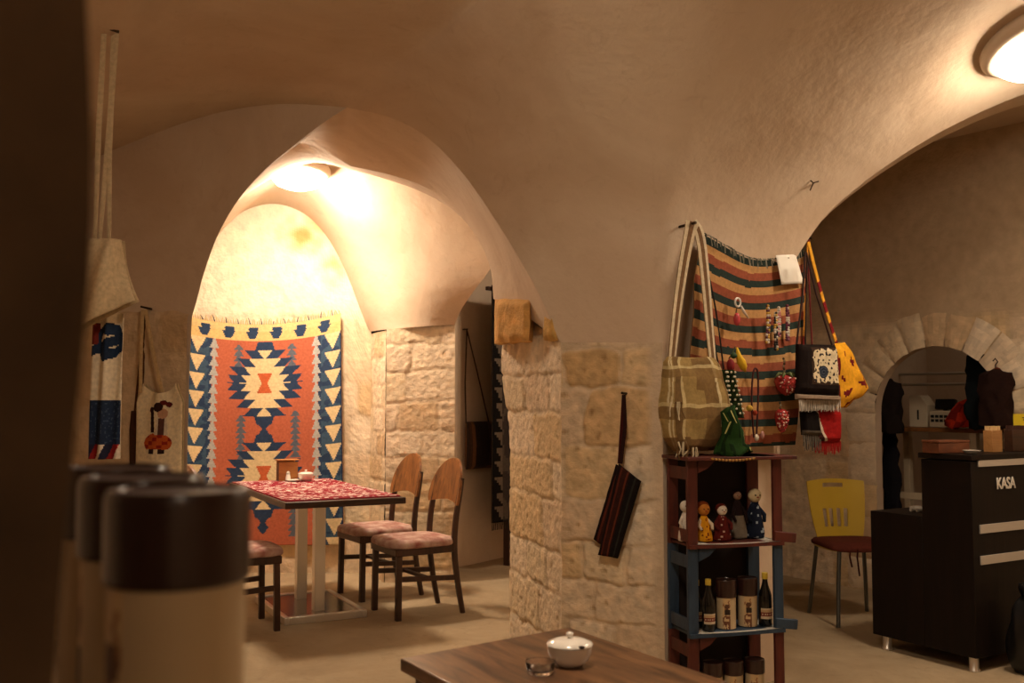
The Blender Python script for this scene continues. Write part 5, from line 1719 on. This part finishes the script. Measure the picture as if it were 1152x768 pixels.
fc = bpy.data.curves.new('desk_lettering', 'FONT'); fc.body = 'KASA'; fc.size = .078; fc.extrude = .002; fc.align_x = 'CENTER'; fc.offset = .0016; fc.space_character = .96
fo = bpy.data.objects.new('tmp', fc); COL.objects.link(fo)
bpy.context.view_layer.update()
lm = bpy.data.meshes.new_from_object(fo.evaluated_get(bpy.context.evaluated_depsgraph_get()))
bpy.data.objects.remove(fo); lm.name = 'lettering'
lm.materials.clear(); lm.materials.append(plain('white_lettering', (214, 206, 194), rough=.5))
lo = bpy.data.objects.new('lettering', lm); COL.objects.link(lo); lo.parent = t
lo.rotation_euler = (math.pi / 2, 0, 0); lo.scale = (.82, 1, 1)
wp = Wall((Cc.x, Cc.y), (Cc.x + .86, Cc.y + .51)); lp_ = wp.pt(1131, 549)
lo.location = ((lp_ - wp.a).dot(wp.e), -.004, lp_.z)
dx_, dy_ = Vector((math.cos(DA), math.sin(DA), 0)), Vector((-math.sin(DA), math.cos(DA), 0))
def desk(px, y, z):
    o = Cc + dy_ * y; d = ray(px, 500); k = o.dot(dy_) / d.dot(dy_); p = d * k
    return Vector((p.x, p.y, z))
ZD = HT + .0015
# things on the desk
bw = wood_mat('box_wood', (84, 44, 26), (112, 62, 36), stretch=(2, 8, 8))
p = desk(1064, .19, ZD); t = thing('wooden_box', 'low reddish brown box on the pay desk corner', 'box', p, DA - .15)
m = MB(); m.box((0, 0, .026), (.20, .11, .052)); m.build('box_body', bw, t, bevel=.003)
m = MB(); m.box((0, 0, .058), (.205, .115, .012)); m.build('lid', bw, t, bevel=.003)
p = desk(1093, .06, ZD); t = thing('ashtray', 'small grey metal dish on the pay desk beside the stick holders', 'dish', p, DA)
m = MB(); m.lathe([(.02, 0), (.03, .002), (.042, .016), (.043, .018), (.03, .008), (.002, .006)], 28); m.build('dish', M_silver, t, smooth=60)
def holder(px, w, cb, ctip, label, n):
    p = desk(px, .12, ZD); t = thing('stick_holder', label, 'holder', p, DA, 'holders of sticks on the pay desk')
    m = MB(); m.box((0, 0, .055), (w, .05, .11)); m.build('holder_box', cb, t, bevel=.002)
    m = MB()
    for k in range(n):
        for y in (-.014, .014): m.tube([(-w / 2 + w * (k + .5) / n, y, .10), (-w / 2 + w * (k + .5) / n, y, .132)], .0045, 8, ctip)
    m.build('sticks', M_matte, t, smooth=60)
tanw = wood_mat('tan_wood', (150, 104, 58), (176, 128, 76))
holder(1117, .085, tanw, (206, 172, 120), 'tan wooden holder with a row of light sticks on the pay desk', 7)
holder(1143, .13, M_dark_wood, (70, 40, 30), 'dark holder with a row of brown sticks at the right end of the pay desk', 9)
p = desk(1150, .2, ZD); t = thing('note_card', 'yellow paper card standing behind the dark stick holder on the pay desk', 'card', p, DA)
m = MB(); m.sheet(lambda u, v: (-.07 + .14 * u, .0 + .03 * (1 - v) * 0, .19 - .19 * v), .002, 4, 6); m.build('card', plain('yellow_card', (222, 200, 40), rough=.7), t)
m = MB(); m.box((0, .012, .006), (.1, .03, .012)); m.build('card_foot', tanw, t)
m = MB()
for k, (w_, z_) in enumerate(((.05, .17), (.035, .158))): m.box((.03, -.001, z_), (w_, .001, .004))
m.build('lines', plain('black_ink', (30, 26, 20), rough=.7), t)
p = Cc + dx_ * .18 + dy_ * .44; p.z = HL + .001
t = thing('tool_pile', 'small heap of grey metal pieces on the low part of the pay desk', 'metal pieces', p, DA)
m = MB(); m.tube([(-.06, 0, .01), (.06, .02, .01)], .008, 8); m.tube([(-.05, -.03, .008), (.07, -.02, .012)], .007, 8); m.box((.02, .03, .012), (.06, .03, .02)); m.build('pieces', M_silver, t, smooth=40)
# black bag on the floor
p = onz(1161, 757, 0); t = thing('bin_bag', 'shiny black bag on the floor at the right edge before the pay desk', 'bag', p, 0)
m = MB(); m.puff([(.37, -.02, .03, .04, 0), (.34, -.05, .05, .08, 0), (.30, -.08, .08, .13, 0), (.24, -.1, .1, .18, 0), (.15, -.115, .115, .2, 0), (.06, -.11, .11, .2, 0), (.01, -.09, .09, .16, 0), (0, -.07, .07, .12, 0)], 40, 2.3, bump=.035)
m.build('bag_body', M_black_plastic, t, smooth=180, subsurf=1)
m = MB(); m.lathe([(.03, .35), (.035, .36), (.05, .40), (.045, .42)], 16); m.build('bag_knot', M_black_plastic, t, smooth=180)

# ------------------------------------------------------------------ store behind the arched opening
rs = W3.rot
def st(px, py, off):
    return W3.pt(px, py, off)
p = st(1050, 478, -.75); t = thing('store_shelf', 'shelf table on pale legs seen through the arched opening', 'table', (p.x, p.y, 0), rs)
zs = EYE - (480 - 450) * p.y / F
m = MB(); m.box((.02, 0, zs - .015), (.9, .4, .03)); m.build('tabletop', M_chair_wood, t, bevel=.003)
lx = [(-.30, -.17), (-.30, .15), (.40, -.17), (.40, .15)]
pale = wood_mat('pale_post_wood', (206, 186, 156), (220, 202, 172), stretch=(8, 8, 1))
for x, y in lx:
    m = MB(); m.box((x, y, (zs - .03) / 2), (.05, .05, zs - .03)); m.build('leg', pale, t, bevel=.003)
m = MB(); m.box((.05, -.17, zs * .55), (.7, .02, .05)); m.build('stretcher', pale, t, bevel=.002)
def on_shelf(px, off): 
    q_ = st(px, 470, off); return Vector((q_.x, q_.y, zs + .001))
p = on_shelf(1038, -.68); t = thing('white_case', 'upright cream case with slanted top on the shelf behind the opening', 'case', p, rs)
m = MB(); m.prism([(-.07, 0), (.07, 0), (.07, .16), (.02, .23), (-.07, .23)], -.06, .06); m.build('case_body', noisy('cream_plastic', (206, 190, 164), rough=.5), t, bevel=.004)
m = MB(); m.box((.0, -.061, .09), (.012, .004, .07)); m.build('slot', M_black_plastic, t)
p = on_shelf(1063, -.66); t = thing('cash_machine', 'cream counting machine with a black display behind the opening', 'machine', p, rs)
m = MB(); m.box((0, 0, .06), (.16, .15, .12)); m.build('machine_body', noisy('cream_casing', (190, 172, 146), rough=.5), t, bevel=.01)
m = MB(); m.box((.0, .02, .165), (.15, .04, .075), Matrix.Rotation(-.2, 3, 'X')); m.build('display', M_black_plastic, t, bevel=.006)
m = MB(); m.box((.0, .02, .122), (.03, .03, .02)); m.build('stem', M_black_plastic, t)
m = MB()
for k in range(8): m.box((-.05 + .033 * (k % 4), -.077, .05 + .03 * (k // 4)), (.024, .006, .02))
m.build('keys', M_black_plastic, t, bevel=.001)
p = on_shelf(1083, -.5) + Vector((0,0,.008)); t = thing('red_cloth', 'crumpled orange-red cloth heaped beside the counting machine', 'cloth', p, rs)
m = MB(); m.puff([(.19, .03, .08, .03, 0), (.16, -.02, .11, .08, 0), (.11, -.08, .13, .13, 0), (.05, -.12, .14, .16, 0), (.0, -.13, .14, .17, 0)], 36, 2.2, lambda u, v: (178, 48, 24) if noise.noise(Vector((u * 5, v * 12, 3))) > -.1 else (120, 28, 20), bump=.025); m.build('cloth_body', M_cloth, t, smooth=180)
for (pxs, py, off, ln, lb) in (((1000, 1098), 422, -1.1, .9, 'upper thin metal rail in the store behind the opening'), ((1018, 1088), 433, -1.0, .7, 'lower pale rail in the store behind the opening')):
    a, c = st(pxs[0] - 30, py, off), st(pxs[1] + 40, py - 4, off)
    mid = (a + c) / 2
    t = thing('clothes_rail', lb, 'rail', mid, 0)
    m = MB(); m.tube([W3.at((a - W3.a).dot(W3.e) - .25, a.z, off) - mid, W3.at((c - W3.a).dot(W3.e) + .45, a.z, off) - mid], .011, 10); m.build('rail', M_silver, t, smooth=60)
def garment(name, px, top, bot, w, off, col, label, cat, shoulders=True, c2=None):
    p = st(px, top, off); L = (bot - top) * p.y / F
    t = thing(name, label, cat, p, rs)
    m = MB(); rows = []
    prof = ((0, .25, .03), (.03, .5, .07), (.08, .95, .1), (.2, 1.0, .12), (.5, .92, .12), (.8, 1.0, .13), (1.0, 1.02, .12)) if shoulders else ((0, .8, .05), (.3, .9, .07), (.7, 1, .08), (1, 1, .07))
    for f, ww, d in prof: rows.append((-L * f, -w / 2 * ww, w / 2 * ww, d, 0))
    R2 = []
    for i in range(len(rows) - 1):
        for k in range(4): R2.append(tuple(rows[i][j] + (rows[i + 1][j] - rows[i][j]) * k / 4 for j in range(5)))
    R2.append(rows[-1])
    m.puff(R2, 40, 2.3, lambda u, v: (c2 if c2 and u < .16 else col), bump=.03); m.build('cloth_body', M_cloth, t, smooth=180)
    m = MB(); m.tube([(0, 0, -.01), (0, 0, .03), (.015, 0, .05), (0, 0, .07), (-.015, 0, .055)], .004, 6); m.build('hanger_hook', M_nail, t)
    return t
garment('coat', 1000, 428, 485, .19, -.16, (34, 27, 25), 'dark coat hanging inside the left jamb of the arched opening', 'coat')
garment('apron', 1002, 480, 585, .13, -.30, (28, 26, 32), 'dark apron hanging below the coat in the arched opening', 'apron', False)
garment('curtain', 1100, 395, 482, .16, -.20, (22, 28, 32), 'dark blue-green curtain at the right side of the arched opening', 'curtain', False)
garment('jacket', 1120, 416, 478, .2, .06, (44, 28, 24), 'brown-black jacket with rusty collar hung on the right jamb of the opening', 'jacket', True, (112, 52, 30))
